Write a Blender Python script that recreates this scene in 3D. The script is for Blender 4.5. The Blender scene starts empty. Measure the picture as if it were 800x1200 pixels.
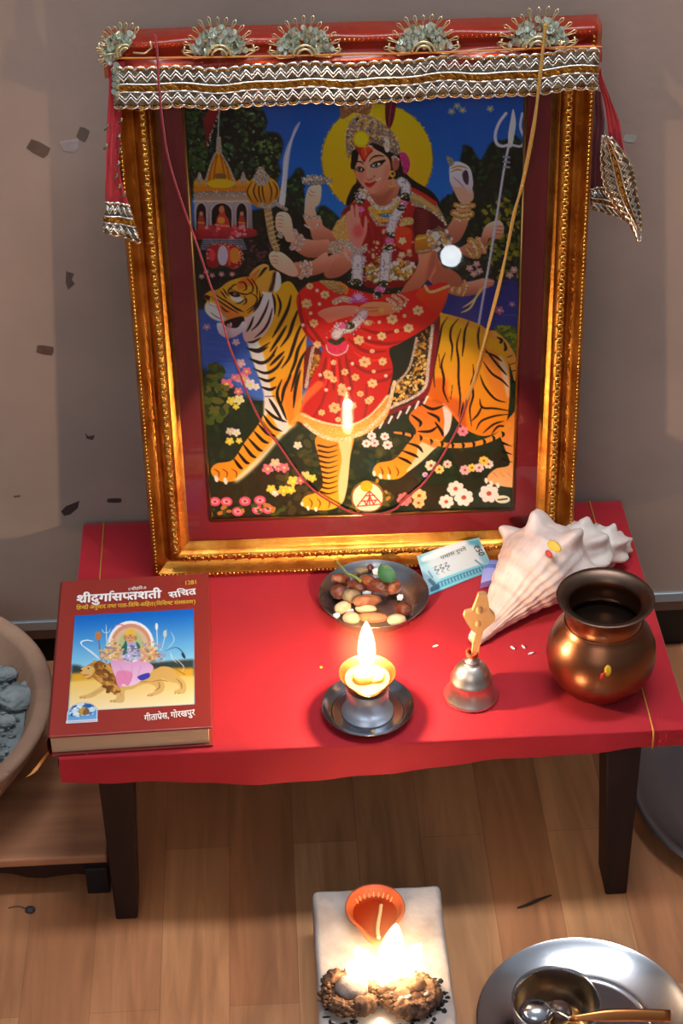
import bpy, bmesh, math, random
from mathutils import Vector, Matrix, noise
from mathutils.geometry import tessellate_polygon
C = bpy.context.scene.collection
PI = math.pi
rnd = random.Random(11)
H = 0.2323                      # height of the cloth on the low table
WALL = 0.390                    # wall plane
# ---------------------------------------------------------------- camera (solved from the table, legs and frame)
CAM = Vector((-.07799, -1.31055, 1.43280))
RT, UP, FW = Vector((.9985, -.0509, -.0175)), Vector((.0437, .5773, .8154)), Vector((.0314, .8149, -.5787))
FPX = 2170.0
UP = (UP - RT*UP.dot(RT)/RT.dot(RT)).normalized(); RT.normalize(); FW = UP.cross(RT).normalized()
cd = bpy.data.cameras.new('camera'); cam = bpy.data.objects.new('camera', cd); C.objects.link(cam)
cam.matrix_world = Matrix.Translation(CAM) @ Matrix((RT, UP, -FW)).transposed().to_4x4()
cd.sensor_fit = 'VERTICAL'; cd.sensor_height = 24; cd.lens = 24*FPX/1200; cd.clip_start = .05
bpy.context.scene.camera = cam
def at(x, y, z):                # the point of the horizontal plane at height z that the photograph shows at (x, y)
    d = FW + RT*((x-400)/FPX) - UP*((y-600)/FPX)
    return CAM + d*((z-CAM.z)/d.z)
def atw(x, y, Y=WALL):
    d = FW + RT*((x-400)/FPX) - UP*((y-600)/FPX)
    return CAM + d*((Y-CAM.y)/d.y)
# the leaning picture's own axes
FO = Vector((.0051, .2773, H)); FEX = Vector((.99992, -.01265, 0)); FEV = Vector((.0011, .08716, .99619)); FIN = FEV.cross(FEX)
FMAT = Matrix.Translation(FO) @ Matrix((FEX, FIN, FEV)).transposed().to_4x4()
FMI = FMAT.inverted(); FMR = FMI.to_3x3()
def uvp(x, y, Y=0.0):           # the point (u, v) that the photograph shows at (x, y), on the picture's face or Y behind it
    d = FMR @ (FW + RT*((x-400)/FPX) - UP*((y-600)/FPX)); o = FMI @ CAM; k = (Y-o.y)/d.y
    return o.x+d.x*k, o.z+d.z*k
# ---------------------------------------------------------------- materials
def lin(c):
    return tuple((v/255/12.92 if v/255 <= .04045 else ((v/255+.055)/1.055)**2.4) for v in c)
def mat(name, col, rough=.6, metal=0.0, col2=None, nscale=20, nmix=(.35, .65), bump=0.0, bscale=200, spec=.5, detail=6, sheen=0, coat=0, stretch=(1, 1, 1), sss=0, coord='Object', rvar=0):
    m = bpy.data.materials.new(name); m.use_nodes = True; nt = m.node_tree; b = nt.nodes['Principled BSDF']
    b.inputs['Base Color'].default_value = (*lin(col), 1); b.inputs['Roughness'].default_value = rough; b.inputs['Metallic'].default_value = metal
    b.inputs['Specular IOR Level'].default_value = spec; b.inputs['Coat Weight'].default_value = coat; b.inputs['Coat Roughness'].default_value = .15
    if sheen: b.inputs['Sheen Weight'].default_value = sheen
    if sss: b.inputs['Subsurface Weight'].default_value = sss; b.inputs['Subsurface Scale'].default_value = .01
    tc = nt.nodes.new('ShaderNodeTexCoord'); mp = nt.nodes.new('ShaderNodeMapping'); mp.inputs['Scale'].default_value = stretch
    nt.links.new(tc.outputs[coord], mp.inputs[0])
    if col2 is not None or rvar:
        n = nt.nodes.new('ShaderNodeTexNoise'); n.inputs['Scale'].default_value = nscale; n.inputs['Detail'].default_value = detail
        nt.links.new(mp.outputs[0], n.inputs['Vector'])
        if col2 is not None:
            r = nt.nodes.new('ShaderNodeValToRGB'); e = r.color_ramp.elements
            e[0].position, e[1].position = nmix; e[0].color = (*lin(col), 1); e[1].color = (*lin(col2), 1)
            nt.links.new(n.outputs['Fac'], r.inputs[0]); nt.links.new(r.outputs[0], b.inputs['Base Color'])
        if rvar:
            mr = nt.nodes.new('ShaderNodeMapRange'); mr.inputs[3].default_value = rough-rvar; mr.inputs[4].default_value = rough+rvar
            nt.links.new(n.outputs['Fac'], mr.inputs[0]); nt.links.new(mr.outputs[0], b.inputs['Roughness'])
    if bump:
        n2 = nt.nodes.new('ShaderNodeTexNoise'); n2.inputs['Scale'].default_value = bscale; n2.inputs['Detail'].default_value = 5
        bp = nt.nodes.new('ShaderNodeBump'); bp.inputs['Strength'].default_value = bump; bp.inputs['Distance'].default_value = .002
        nt.links.new(mp.outputs[0], n2.inputs['Vector']); nt.links.new(n2.outputs['Fac'], bp.inputs['Height']); nt.links.new(bp.outputs[0], b.inputs['Normal'])
    return m
def print_mat(name, rough=.45, gain=1.0):
    m = bpy.data.materials.new(name); m.use_nodes = True; nt = m.node_tree; b = nt.nodes['Principled BSDF']
    a = nt.nodes.new('ShaderNodeVertexColor'); a.layer_name = 'ink'; nt.links.new(a.outputs[0], b.inputs['Base Color'])
    b.inputs['Roughness'].default_value = rough; b.inputs['Specular IOR Level'].default_value = .12; return m
def glass_mat():
    m = bpy.data.materials.new('picture_glass'); m.use_nodes = True; nt = m.node_tree; nt.nodes.remove(nt.nodes['Principled BSDF'])
    t = nt.nodes.new('ShaderNodeBsdfTransparent'); g = nt.nodes.new('ShaderNodeBsdfGlossy'); g.inputs['Roughness'].default_value = .02
    f = nt.nodes.new('ShaderNodeFresnel'); f.inputs[0].default_value = 1.5; x = nt.nodes.new('ShaderNodeMixShader')
    nt.links.new(f.outputs[0], x.inputs[0]); nt.links.new(t.outputs[0], x.inputs[1]); nt.links.new(g.outputs[0], x.inputs[2]); nt.links.new(x.outputs[0], nt.nodes['Material Output'].inputs['Surface'])
    return m
# ---------------------------------------------------------------- objects
def obj(name, bm, m, parent=None, smooth=True, label=None):
    me = bpy.data.meshes.new(name); bmesh.ops.recalc_face_normals(bm, faces=bm.faces[:]); bm.to_mesh(me); bm.free()
    if smooth:
        for p in me.polygons: p.use_smooth = True
    if m: me.materials.append(m)
    o = bpy.data.objects.new(name, me); C.objects.link(o); o.parent = parent
    if label: o['label'] = label
    return o
def sharp(o, deg=35):           # keep hard edges on smooth-shaded meshes
    try: o.data.set_sharp_from_angle(angle=math.radians(deg))
    except Exception: pass
    return o
def tag(o, label, cat, group=None, kind=None):
    o['label'] = label; o['category'] = cat
    if group: o['group'] = group
    if kind: o['kind'] = kind
    return o
def thing(name, label, cat, loc=(0, 0, 0), rot=(0, 0, 0), group=None):
    o = bpy.data.objects.new(name, None); C.objects.link(o); o.location = loc; o.rotation_euler = rot; o.empty_display_size = .02
    return tag(o, label, cat, group)
def struct(name, bm, m): o = obj(name, bm, m, None, False); o['kind'] = 'structure'; return o
def quad_grid(name, P, cols, m, parent=None, smooth=False):
    """mesh from a (rows, cols, 3) array of points, with optional ink colours"""
    h, w = P.shape[:2]; me = bpy.data.meshes.new(name); n = h*w
    me.vertices.add(n); me.vertices.foreach_set('co', P.reshape(-1).astype(np.float32))
    i = np.arange(n).reshape(h, w); q = np.stack([i[:-1, :-1], i[1:, :-1], i[1:, 1:], i[:-1, 1:]], -1).reshape(-1, 4)
    me.loops.add(q.size); me.loops.foreach_set('vertex_index', q.reshape(-1).astype(np.int32))
    me.polygons.add(len(q)); me.polygons.foreach_set('loop_start', np.arange(0, q.size, 4, dtype=np.int32))
    try: me.polygons.foreach_set('loop_total', np.full(len(q), 4, dtype=np.int32))
    except Exception: pass
    me.update(calc_edges=True)
    if cols is not None:
        c = np.clip(cols, 0, 255)/255; c = np.where(c <= .04045, c/12.92, ((c+.055)/1.055)**2.4)
        a = me.color_attributes.new('ink', 'FLOAT_COLOR', 'POINT')
        a.data.foreach_set('color', np.concatenate([c.reshape(-1, 3), np.ones((n, 1))], 1).reshape(-1).astype(np.float32))
    me.validate()
    if smooth: me.polygons.foreach_set('use_smooth', np.ones(len(q), bool))
    me.materials.append(m); o = bpy.data.objects.new(name, me); C.objects.link(o); o.parent = parent
    return o
# ---------------------------------------------------------------- mesh helpers
def lathe(bm, prof, seg=48, c=(0, 0, 0), fx=None):
    """revolve (r, z) points; fx(angle, r, z) may bend each ring"""
    rings = []
    for r, z in prof:
        if r < 1e-6 and fx is None: rings.append([bm.verts.new((c[0], c[1], c[2]+z))]); continue
        ring = []
        for i in range(seg):
            a = 2*PI*i/seg
            x, y, zz = (r*math.cos(a), r*math.sin(a), z) if fx is None else fx(a, r, z)
            ring.append(bm.verts.new((c[0]+x, c[1]+y, c[2]+zz)))
        rings.append(ring)
    for A, B in zip(rings, rings[1:]):
        for i in range(seg):
            j = (i+1) % seg
            if len(A) == 1 and len(B) == 1: continue
            if len(A) == 1: bm.faces.new((A[0], B[i], B[j]))
            elif len(B) == 1: bm.faces.new((A[i], B[0], A[j]))
            else: bm.faces.new((A[i], B[i], B[j], A[j]))
    return bm
def tube(bm, pts, r, seg=8, caps=True, flat=1.0):
    pts = [Vector(p) for p in pts]; n = len(pts); rings = []
    rr = r if callable(r) else (lambda t: r)
    up = None
    for i, p in enumerate(pts):
        d = (pts[min(i+1, n-1)]-pts[max(i-1, 0)])
        d = d.normalized() if d.length > 1e-9 else Vector((0, 0, 1))
        if up is None: up = d.orthogonal().normalized()
        up = (up-d*up.dot(d)); up = up.normalized() if up.length > 1e-6 else d.orthogonal().normalized()
        b = d.cross(up); k = rr(i/max(n-1, 1))
        rings.append([bm.verts.new(p+up*(k*math.cos(2*PI*j/seg))+b*(k*flat*math.sin(2*PI*j/seg))) for j in range(seg)])
    for A, B in zip(rings, rings[1:]):
        for j in range(seg): bm.faces.new((A[j], A[(j+1) % seg], B[(j+1) % seg], B[j]))
    if caps: bm.faces.new(rings[0][::-1]); bm.faces.new(rings[-1])
    return bm
def spline(pts, n=8):
    P = [Vector(p) for p in pts]; out = []
    for i in range(len(P)-1):
        a, b, c, d = P[max(i-1, 0)], P[i], P[i+1], P[min(i+2, len(P)-1)]
        for k in range(n):
            t = k/n; out.append(.5*((2*b)+(c-a)*t+(2*a-5*b+4*c-d)*t*t+(3*b-a-3*c+d)*t**3))
    return out+[P[-1]]
def box(bm, x0, x1, y0, y1, z0, z1, bev=0, seg=2, top=None):
    """a box; top=(dx0, dx1, dy0, dy1) moves the upper face's sides in"""
    t = top or (0, 0, 0, 0)
    v = [bm.verts.new(p) for p in ((x0, y0, z0), (x1, y0, z0), (x1, y1, z0), (x0, y1, z0), (x0+t[0], y0+t[2], z1), (x1-t[1], y0+t[2], z1), (x1-t[1], y1-t[3], z1), (x0+t[0], y1-t[3], z1))]
    f = [bm.faces.new([v[i] for i in q]) for q in ((0, 3, 2, 1), (4, 5, 6, 7), (0, 1, 5, 4), (1, 2, 6, 5), (2, 3, 7, 6), (3, 0, 4, 7))]
    if bev: bmesh.ops.bevel(bm, geom=list({e for q in f for e in q.edges}), offset=bev, segments=seg, affect='EDGES', profile=.5)
    return bm
def blob(bm, c, r, sub=3, amp=.1, freq=3, seed=0, rot=None, fx=None):
    """a lumpy ellipsoid"""
    g = bmesh.ops.create_icosphere(bm, subdivisions=sub, radius=1)['verts']
    R = rot or Matrix.Identity(3); c = Vector(c); o = Vector((seed*7.3, seed*3.1, seed*1.7))
    for v in g:
        p = v.co.normalized(); k = 1+amp*noise.noise(p*freq+o)+amp*.5*noise.noise(p*freq*2.3+o)
        q = Vector((p.x*r[0]*k, p.y*r[1]*k, p.z*r[2]*k))
        if fx: q = fx(q)
        v.co = c+R @ q
    return bm
def prism(bm, pts, depth, M=None, bev=0):
    """extrude a flat outline (x, z) towards -y"""
    M = M or Matrix.Identity(4)
    a = [bm.verts.new(M @ Vector((x, 0, z))) for x, z in pts]; b = [bm.verts.new(M @ Vector((x, -depth, z))) for x, z in pts]
    n = len(pts); fs = []
    for t in tessellate_polygon([[Vector((x, z, 0)) for x, z in pts]]): fs += [bm.faces.new([b[i] for i in t]), bm.faces.new([a[i] for i in reversed(t)])]
    for i in range(n): bm.faces.new((a[i], a[(i+1) % n], b[(i+1) % n], b[i]))
    return bm
def Rz(a): return Matrix.Rotation(a, 3, 'Z')
def Rot(x, y, z): return (Matrix.Rotation(z, 3, 'Z') @ Matrix.Rotation(y, 3, 'Y') @ Matrix.Rotation(x, 3, 'X'))
new = bmesh.new
# ---------------------------------------------------------------- lettering
def glyphs(s, bold=0.0):
    c = bpy.data.curves.new('lettering', 'FONT'); c.body = s; c.size = 1; c.offset = bold; c.resolution_u = 4
    o = bpy.data.objects.new('lettering', c); C.objects.link(o)
    dg = bpy.context.evaluated_depsgraph_get(); dg.update()
    me = bpy.data.meshes.new_from_object(o.evaluated_get(dg)); bpy.data.objects.remove(o); bpy.data.curves.remove(c)
    vs = [v.co.copy() for v in me.vertices]; fs = [tuple(p.vertices) for p in me.polygons]; bpy.data.meshes.remove(me)
    return vs, fs
def extent(s): v, _ = glyphs(s); return (min(p.x for p in v), max(p.x for p in v)) if v else (0, .3)
def write(pieces, bold=.012):
    """Devanagari set by hand: 's' plain run, ('half', s) loses its last stem, ('ra', s) gains the lower stroke, ('reph', s) the top hook, ('gap', w)"""
    bm = new(); x = 0
    for pc in pieces:
        k, s = pc if isinstance(pc, tuple) else ('', pc)
        if k == 'gap': x += s; continue
        v, f = glyphs(s); b2 = new()
        for lay, (ox, oy) in enumerate(((0, 0), (bold, 0), (-bold, 0), (0, bold), (0, -bold), (bold*.7, bold*.7), (-bold*.7, bold*.7), (bold*.7, -bold*.7), (-bold*.7, -bold*.7))):
            vv = [b2.verts.new((p.x+ox, p.y+oy, lay)) for p in v]
            for q in f:
                try: b2.faces.new([vv[i] for i in q])
                except ValueError: pass
        x0 = min(p.x for p in v); x1 = max(p.x for p in v); dx = x-x0
        if k == 'half':
            x1 -= .155
            bmesh.ops.bisect_plane(b2, geom=b2.verts[:]+b2.edges[:]+b2.faces[:], plane_co=(x1, 0, 0), plane_no=(1, 0, 0), clear_outer=True)
        if k in ('ra', 'reph'):
            n = len(s); base = extent(s[0])[1]; sx = base-.115
            def stroke(a, w):
                for p, q in zip(a, a[1:]):
                    p, q = Vector((*p, 0)), Vector((*q, 0)); d = (q-p).normalized(); nn = Vector((-d.y, d.x, 0))*w/2
                    b2.faces.new([b2.verts.new(t+Vector((0, 0, 9.5))) for t in (p-nn, q-nn, q+nn, p+nn)])
            if k == 'ra': stroke([(sx, .24), (sx-.12, .12), (sx-.26, .01)], .075+bold)
            else: sx = x1-.11; stroke([(sx, .62), (sx-.02, .74), (sx+.06, .84), (sx+.17, .80), (sx+.2, .72)], .07+bold)
        for w in b2.verts: w.co.x += dx
        me = bpy.data.meshes.new('t'); b2.to_mesh(me); b2.free(); bm.from_mesh(me); bpy.data.meshes.remove(me)
        x += (x1-x0)-.02
    return bm
def place_text(name, bm, m, parent, M, x0, x1, zbase, height=None, label=None, flip=False):
    """fit lettering between x0 and x1 of a flat face; M maps (x, y) of the face to the parent's space"""
    a = min(v.co.x for v in bm.verts); b = max(v.co.x for v in bm.verts); k = (x1-x0)/(b-a); ky = height if height else k
    for v in bm.verts: v.co = M @ Vector((x0+(v.co.x-a)*k, zbase+v.co.y*ky, 0))
    return obj(name, bm, m, parent, False, label)
# ---------------------------------------------------------------- painter: flat printed pictures as coloured grids
import numpy as np
class Paint:
    """A flat printed sheet: colours on a fine grid, later turned into a mesh with a colour attribute."""
    def __init__(s, w, h, base, tf=None, k=1.0):
        s.w, s.h = w, h
        s.b = np.zeros((h, w, 3)) + np.array(base, float)
        s.tf = tf or (lambda x, y: (x, y)); s.k = k
        s.o = (0.0, 0.0, 1.0); s.rng = np.random.default_rng(5)
    def crop(s, ox, oy, sc): s.o = (ox, oy, sc)
    def P(s, pts):
        ox, oy, sc = s.o
        return np.array([s.tf(ox + p[0]/sc, oy + p[1]/sc) for p in pts], float)
    def R(s, r): return r / s.o[2] * s.k
    @staticmethod
    def smooth(p, closed=True, n=6):
        m = len(p); out = []
        t = np.linspace(0, 1, n, endpoint=False)[:, None]
        for i in range(m if closed else m-1):
            if closed: a, b, c, d = p[i-1], p[i], p[(i+1) % m], p[(i+2) % m]
            else: a, b, c, d = p[max(i-1, 0)], p[i], p[i+1], p[min(i+2, m-1)]
            out.append(.5*((2*b)+(c-a)*t+(2*a-5*b+4*c-d)*t*t+(3*b-a-3*c+d)*t**3))
        if not closed: out.append(p[-1:])
        return np.concatenate(out)
    def box(s, p, pad):
        x0, y0 = np.floor(p.min(0)-pad).astype(int); x1, y1 = np.ceil(p.max(0)+pad).astype(int)
        x0, y0, x1, y1 = max(x0, 0), max(y0, 0), min(x1, s.w), min(y1, s.h)
        return (x0, y0, x1, y1) if x1 > x0 and y1 > y0 else None
    def mask(s, p, soft=0):
        bb = s.box(p, 1+3*soft)
        if not bb: return None, None
        x0, y0, x1, y1 = bb; S = 3
        X = (np.arange((x1-x0)*S)+.5)/S+x0; Y = (np.arange((y1-y0)*S)+.5)/S+y0
        ins = np.zeros((len(Y), len(X)), bool)
        for i in range(len(p)):
            a, b = p[i-1], p[i]
            if a[1] == b[1]: continue
            rows = np.nonzero((a[1] > Y) != (b[1] > Y))[0]
            if len(rows) == 0: continue
            xc = a[0]+(Y[rows]-a[1])*(b[0]-a[0])/(b[1]-a[1])
            ins[rows] ^= X[None, :] < xc[:, None]
        m = ins.reshape(y1-y0, S, x1-x0, S).mean((1, 3))
        if soft > 0:
            r = max(1, int(round(soft)))
            for _ in range(2):
                for ax in (0, 1):
                    pad = [(0, 0), (0, 0)]; pad[ax] = (r, r)
                    q = np.pad(m, pad); n = m.shape[ax]
                    m = sum(np.take(q, np.arange(j, j+n), ax) for j in range(2*r+1))/(2*r+1)
        return bb, m
    def put(s, bb, m, col, col2=None, ang=90, alpha=1.0, tex=0.0):
        if bb is None: return
        x0, y0, x1, y1 = bb
        c = np.array(col, float)
        if col2 is not None:
            yy, xx = np.mgrid[0:y1-y0, 0:x1-x0]
            t = xx*math.cos(math.radians(ang))+yy*math.sin(math.radians(ang))
            mm = m > .05
            if mm.any():
                lo, hi = t[mm].min(), t[mm].max()
                t = np.clip((t-lo)/max(hi-lo, 1e-6), 0, 1)[..., None]
                c = c*(1-t)+np.array(col2, float)*t
        if tex:
            n = s.rng.normal(0, tex, (y1-y0, x1-x0, 1)); c = c+n
        a = (m*alpha)[..., None]; v = s.b[y0:y1, x0:x1]
        s.b[y0:y1, x0:x1] = v*(1-a)+c*a
    def poly(s, pts, col, col2=None, ang=90, sm=True, soft=0, alpha=1.0, tex=0.0):
        p = s.P(pts); p = s.smooth(p) if sm else p
        bb, m = s.mask(p, s.R(soft) if soft else 0); s.put(bb, m, col, col2, ang, alpha, tex)
        return s
    def inside(s, pts, sm=True):
        p = s.P(pts); return s.smooth(p) if sm else p
    def ell(s, x, y, rx, ry, col, rot=0, **k):
        a = np.linspace(0, 2*math.pi, 28, endpoint=False); c, q = math.cos(math.radians(rot)), math.sin(math.radians(rot))
        k.setdefault('sm', False)
        return s.poly([(x+rx*math.cos(t)*c-ry*math.sin(t)*q, y+rx*math.cos(t)*q+ry*math.sin(t)*c) for t in a], col, **k)
    def line(s, pts, w, col, w2=None, taper=None, alpha=1.0, sm=True, tex=0.0, soft=0):
        """a brush stroke; taper: thin at 'end', 'both' or not at all"""
        p = s.P(pts)
        if sm and len(p) > 2: p = s.smooth(p, False, 5)
        n = len(p); t = np.linspace(0, 1, n)
        w2 = w if w2 is None else w2
        r = (w+(w2-w)*t)/2
        if taper == 'end': r = r*np.sqrt(np.clip(1-t, 0.02, 1))
        elif taper == 'both': r = r*np.clip(np.sin(math.pi*np.clip(t, .04, .96))**.6, .1, 1)
        r = r/s.o[2]*s.k
        bb = s.box(p, r.max()+1.5)
        if not bb: return s
        x0, y0, x1, y1 = bb
        yy, xx = np.mgrid[y0:y1, x0:x1]; xx = xx+.5; yy = yy+.5
        cov = np.zeros(xx.shape)
        for i in range(n-1):
            a, b = p[i], p[i+1]; d = b-a; L = max(d@d, 1e-9)
            q = np.clip(((xx-a[0])*d[0]+(yy-a[1])*d[1])/L, 0, 1)
            dist = np.hypot(xx-a[0]-q*d[0], yy-a[1]-q*d[1])
            cov = np.maximum(cov, np.clip((r[i]+(r[i+1]-r[i])*q-dist)/(1+soft)+.5, 0, 1)*np.minimum(1, 2*(r[i]+(r[i+1]-r[i])*q)+.15))
        s.put(bb, cov, col, alpha=alpha, tex=tex); return s
    def dots(s, area, n, r, cols, sm=True, alpha=1.0, stretch=1.0, ang=None):
        """scattered dabs inside an outline"""
        p = s.inside(area, sm); lo, hi = p.min(0), p.max(0); rg = s.rng
        o, tf, k = s.o, s.tf, s.k
        for _ in range(n):
            for _t in range(20):
                q = lo+(hi-lo)*rg.random(2); c = False
                for i in range(len(p)):
                    a, b = p[i-1], p[i]
                    if (a[1] > q[1]) != (b[1] > q[1]) and q[0] < a[0]+(q[1]-a[1])*(b[0]-a[0])/(b[1]-a[1]): c = not c
                if c: break
            else: continue
            rr = s.R(r*(.5+rg.random())); col = cols[rg.integers(len(cols))]
            th = rg.random()*math.pi if ang is None else math.radians(ang+rg.normal(0, 18))
            dx, dy = math.cos(th)*rr*stretch, math.sin(th)*rr*stretch
            s.o = (0, 0, 1); s.tf = lambda x, y: (x, y); s.k = 1
            s.line([(q[0]-dx*.6, q[1]-dy*.6), (q[0]+dx*.6, q[1]+dy*.6)], 2*rr, col, alpha=alpha)
            s.o, s.tf, s.k = o, tf, k
        return s
    def flower(s, x, y, r, col, mid=(235, 190, 60), n=5, rot=0.3):
        for i in range(n):
            a = rot+2*math.pi*i/n
            s.ell(x+math.cos(a)*r*.6, y+math.sin(a)*r*.6*.85, r*.5, r*.4, col, rot=math.degrees(a), tex=10)
        s.ell(x, y, r*.28, r*.25, mid); return s
    def glitter(s, pts, n, r, spread, cols=((235, 230, 225), (190, 170, 140), (150, 130, 110))):
        """sparkling specks along a line"""
        p = s.P(pts); p = s.smooth(p, False, 8) if len(p) > 2 else p
        o, tf, k = s.o, s.tf, s.k; sp = s.R(spread); rr = s.R(r)
        s.o = (0, 0, 1); s.tf = lambda x, y: (x, y); s.k = 1
        for _ in range(n):
            t = s.rng.random()*(len(p)-1.001); i = int(t); q = p[i]+(p[i+1]-p[i])*(t-i)+s.rng.normal(0, 1, 2)*sp
            s.line([q, q+.01], rr*2*(.5+s.rng.random()), cols[s.rng.integers(len(cols))])
        s.o, s.tf, s.k = o, tf, k; return s
    def bands(s, pts, w, cols, alpha=1.0):
        for i, (f, c) in enumerate(cols): s.line(pts, w*f, c, alpha=alpha)
        return s
# ---------------------------------------------------------------- the printed picture inside the frame
ART_H = (0.000771135161, -1.35259129e-05, -0.318891423, -3.36706811e-05, -0.000908584383, 0.617411616, -1.67281452e-05, -0.000230468006)
ART_U0, ART_U1, ART_V0, ART_V1 = -.1605, .1605, .0645, .5205     # metres on the face of the picture
def paint_goddess(res=1500):
    h = ART_H
    def tf(x, y):
        d = h[6]*x+h[7]*y+1
        return ((h[0]*x+h[1]*y+h[2])/d-ART_U0)*res, (ART_V1-(h[3]*x+h[4]*y+h[5])/d)*res
    W, Hh = int((ART_U1-ART_U0)*res), int((ART_V1-ART_V0)*res)
    p = Paint(W, Hh, (14, 34, 30), tf, res*.00091)
    A, B, C, D, E_, F, G, H_, I, J = ((210, 110, 3.636), (360, 110, 3.077), (220, 330, 3.636), (410, 330, 3.636), (390, 120, 7.27),
                                     (220, 300, 7.273), (340, 300, 5.714), (500, 360, 5.0), (300, 180, 6.667), (400, 210, 5.714))
    SK, SKL, SKD = (206, 150, 128), (226, 180, 160), (150, 90, 72)
    GOLD, GREY, WHT, BLK = (190, 145, 62), (150, 135, 122), (214, 204, 208), (16, 12, 14)
    crop = lambda c: p.crop(*c)
    # ---- sky, halo, lake, meadow
    p.crop(0, 0, 1)
    p.poly([(200, 90), (640, 90), (640, 300), (200, 300)], (0, 76, 146), (0, 118, 196), sm=False)
    p.poly([(200, 345), (400, 345), (400, 470), (200, 470)], (46, 76, 140), (62, 100, 172), sm=False)
    p.poly([(500, 315), (640, 315), (640, 430), (500, 430)], (26, 40, 110), (40, 66, 140), sm=False)
    for i in range(26): p.line([(515+i*3 % 90, 322+i*4), (550+i*3 % 60, 322+i*4)], 1.4, (66, 90, 160), taper='both', alpha=.5)
    for i in range(40): y = 380+i*2.1; p.line([(236+(i*37 % 30), y), (258+(i*37 % 34), y+.5)], 1.3, (120, 150, 205) if i % 3 else (40, 66, 120), taper='both', alpha=.5)
    meadow = [(200, 440), (262, 445), (300, 470), (440, 500), (520, 440), (640, 400), (640, 640), (200, 640)]
    p.poly(meadow, (18, 44, 30), (34, 44, 26), soft=3)
    p.dots(meadow, 500, 2.0, [(22, 58, 34), (14, 34, 26), (40, 66, 34), (30, 52, 28)], alpha=.6, stretch=2, ang=80)
    p.dots([(360, 500), (460, 500), (450, 600), (330, 600)], 160, 3, [(88, 78, 38), (70, 66, 34), (104, 88, 44)], alpha=.45)  # paler warm dabs: flame glow painted into the grass colour
    crop(B)
    p.ell(252, 236, 203, 203, (120, 104, 60)); p.ell(252, 236, 199, 199, (214, 168, 18), col2=(188, 148, 14))
    p.glitter([(252+202*math.cos(a/10), 236+202*math.sin(a/10)) for a in range(0, 63)], 170, 1.2, 1.5)
    # ---- trees
    crop(A)
    t = [(20, 40), (250, 40), (290, 70), (345, 60), (375, 120), (360, 160), (420, 170), (442, 220), (420, 300), (430, 340), (350, 420), (20, 420)]
    p.poly(t, (12, 28, 28), soft=2); p.dots(t, 520, 5, [(20, 46, 38), (30, 62, 44), (14, 34, 32), (52, 80, 50), (38, 70, 40), (10, 22, 24)], stretch=1.3)
    p.dots(t, 70, 3, [(110, 130, 110), (80, 110, 70)])
    p.dots([(40, 60), (120, 60), (110, 350), (40, 350)], 60, 5, [(60, 84, 30), (40, 70, 30)])
    p.dots([(330, 190), (420, 190), (420, 320), (340, 320)], 40, 4, [(70, 96, 40), (96, 120, 60)])
    t = [(430, 400), (470, 360), (510, 315), (535, 350), (530, 420), (545, 560), (600, 480), (650, 500), (700, 560), (700, 640), (430, 640)]
    p.poly(t, (12, 40, 34), soft=2); p.dots(t, 170, 5, [(24, 66, 40), (18, 52, 38), (44, 92, 44), (10, 30, 30)])
    t = [(20, 600), (440, 480), (560, 560), (800, 620), (800, 860), (500, 900), (20, 900)]
    p.poly(t, (12, 26, 26), soft=2); p.dots(t, 240, 6, [(22, 44, 32), (30, 56, 34), (14, 24, 24), (58, 40, 44)], alpha=.7)
    crop(B)
    t = [(455, 500), (480, 390), (530, 350), (560, 200), (590, 195), (625, 240), (660, 180), (700, 170), (780, 200), (780, 640), (440, 640)]
    p.poly(t, (12, 36, 30), soft=2); p.dots(t, 420, 5, [(20, 52, 36), (12, 30, 28), (30, 64, 38), (8, 24, 24)], stretch=1.2)
    p.dots([(640, 420), (780, 400), (780, 640), (660, 640)], 130, 5, [(96, 104, 30), (70, 86, 32), (130, 120, 36)], stretch=1.5)
    p.dots([(560, 600), (760, 580), (780, 690), (520, 700)], 110, 4, [(16, 30, 34), (50, 60, 40), (24, 44, 34)])
    for x, y in ((585, 630), (610, 615), (600, 650), (745, 635), (730, 655), (620, 640)): p.flower(x, y, 13, (170, 130, 140))
    for x, y in ((540, 45), (560, 60), (520, 65), (660, 55)): p.flower(x, y, 13, (120, 130, 140))
    # ---- temple
    crop(A)
    p.line([(170, 70), (166, 150), (166, 240)], 5, (150, 150, 145))
    p.poly([(104, 130), (112, 90), (130, 68), (172, 62), (158, 100), (140, 160), (124, 200), (110, 240), (112, 190)], (128, 32, 40), (90, 24, 34))
    p.glitter([(130, 68), (172, 62), (140, 160), (112, 238)], 40, 1.8, 2)
    p.line([(168, 190), (168, 270)], 16, GREY, w2=26, tex=14)
    p.poly([(108, 400), (118, 345), (138, 285), (165, 245), (195, 285), (222, 335), (240, 400)], (196, 140, 24), (170, 110, 16))
    for dx in (-44, -24, 22, 42): p.line([(168+dx*.25, 262), (170+dx*.8, 320), (172+dx*1.1, 395)], 6, (140, 76, 20), taper=None, alpha=.8)
    p.line([(110, 398), (120, 345), (140, 285), (165, 245), (195, 285), (220, 335), (240, 398)], 7, GREY, tex=20)
    p.ell(176, 384, 58, 20, (206, 156, 26)); p.ell(175, 352, 26, 12, (120, 84, 50))
    for x, r in ((86, 26), (272, 32)):
        p.ell(x, 388, r, 26, (206, 150, 26), col2=(160, 100, 18)); p.line([(x, 340), (x, 372)], 10, GREY, w2=26, tex=16)
    p.poly([(58, 402), (306, 402), (312, 418), (58, 418)], (190, 130, 40), sm=False)
    for i in range(24): p.line([(62+i*10.4, 404), (62+i*10.4, 418)], 4, (140, 60, 30), alpha=.6)
    p.poly([(62, 418), (306, 418), (306, 458), (62, 458)], (132, 112, 102), (160, 140, 128), sm=False); p.glitter([(64, 430), (304, 432)], 60, 1.5, 6)
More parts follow.
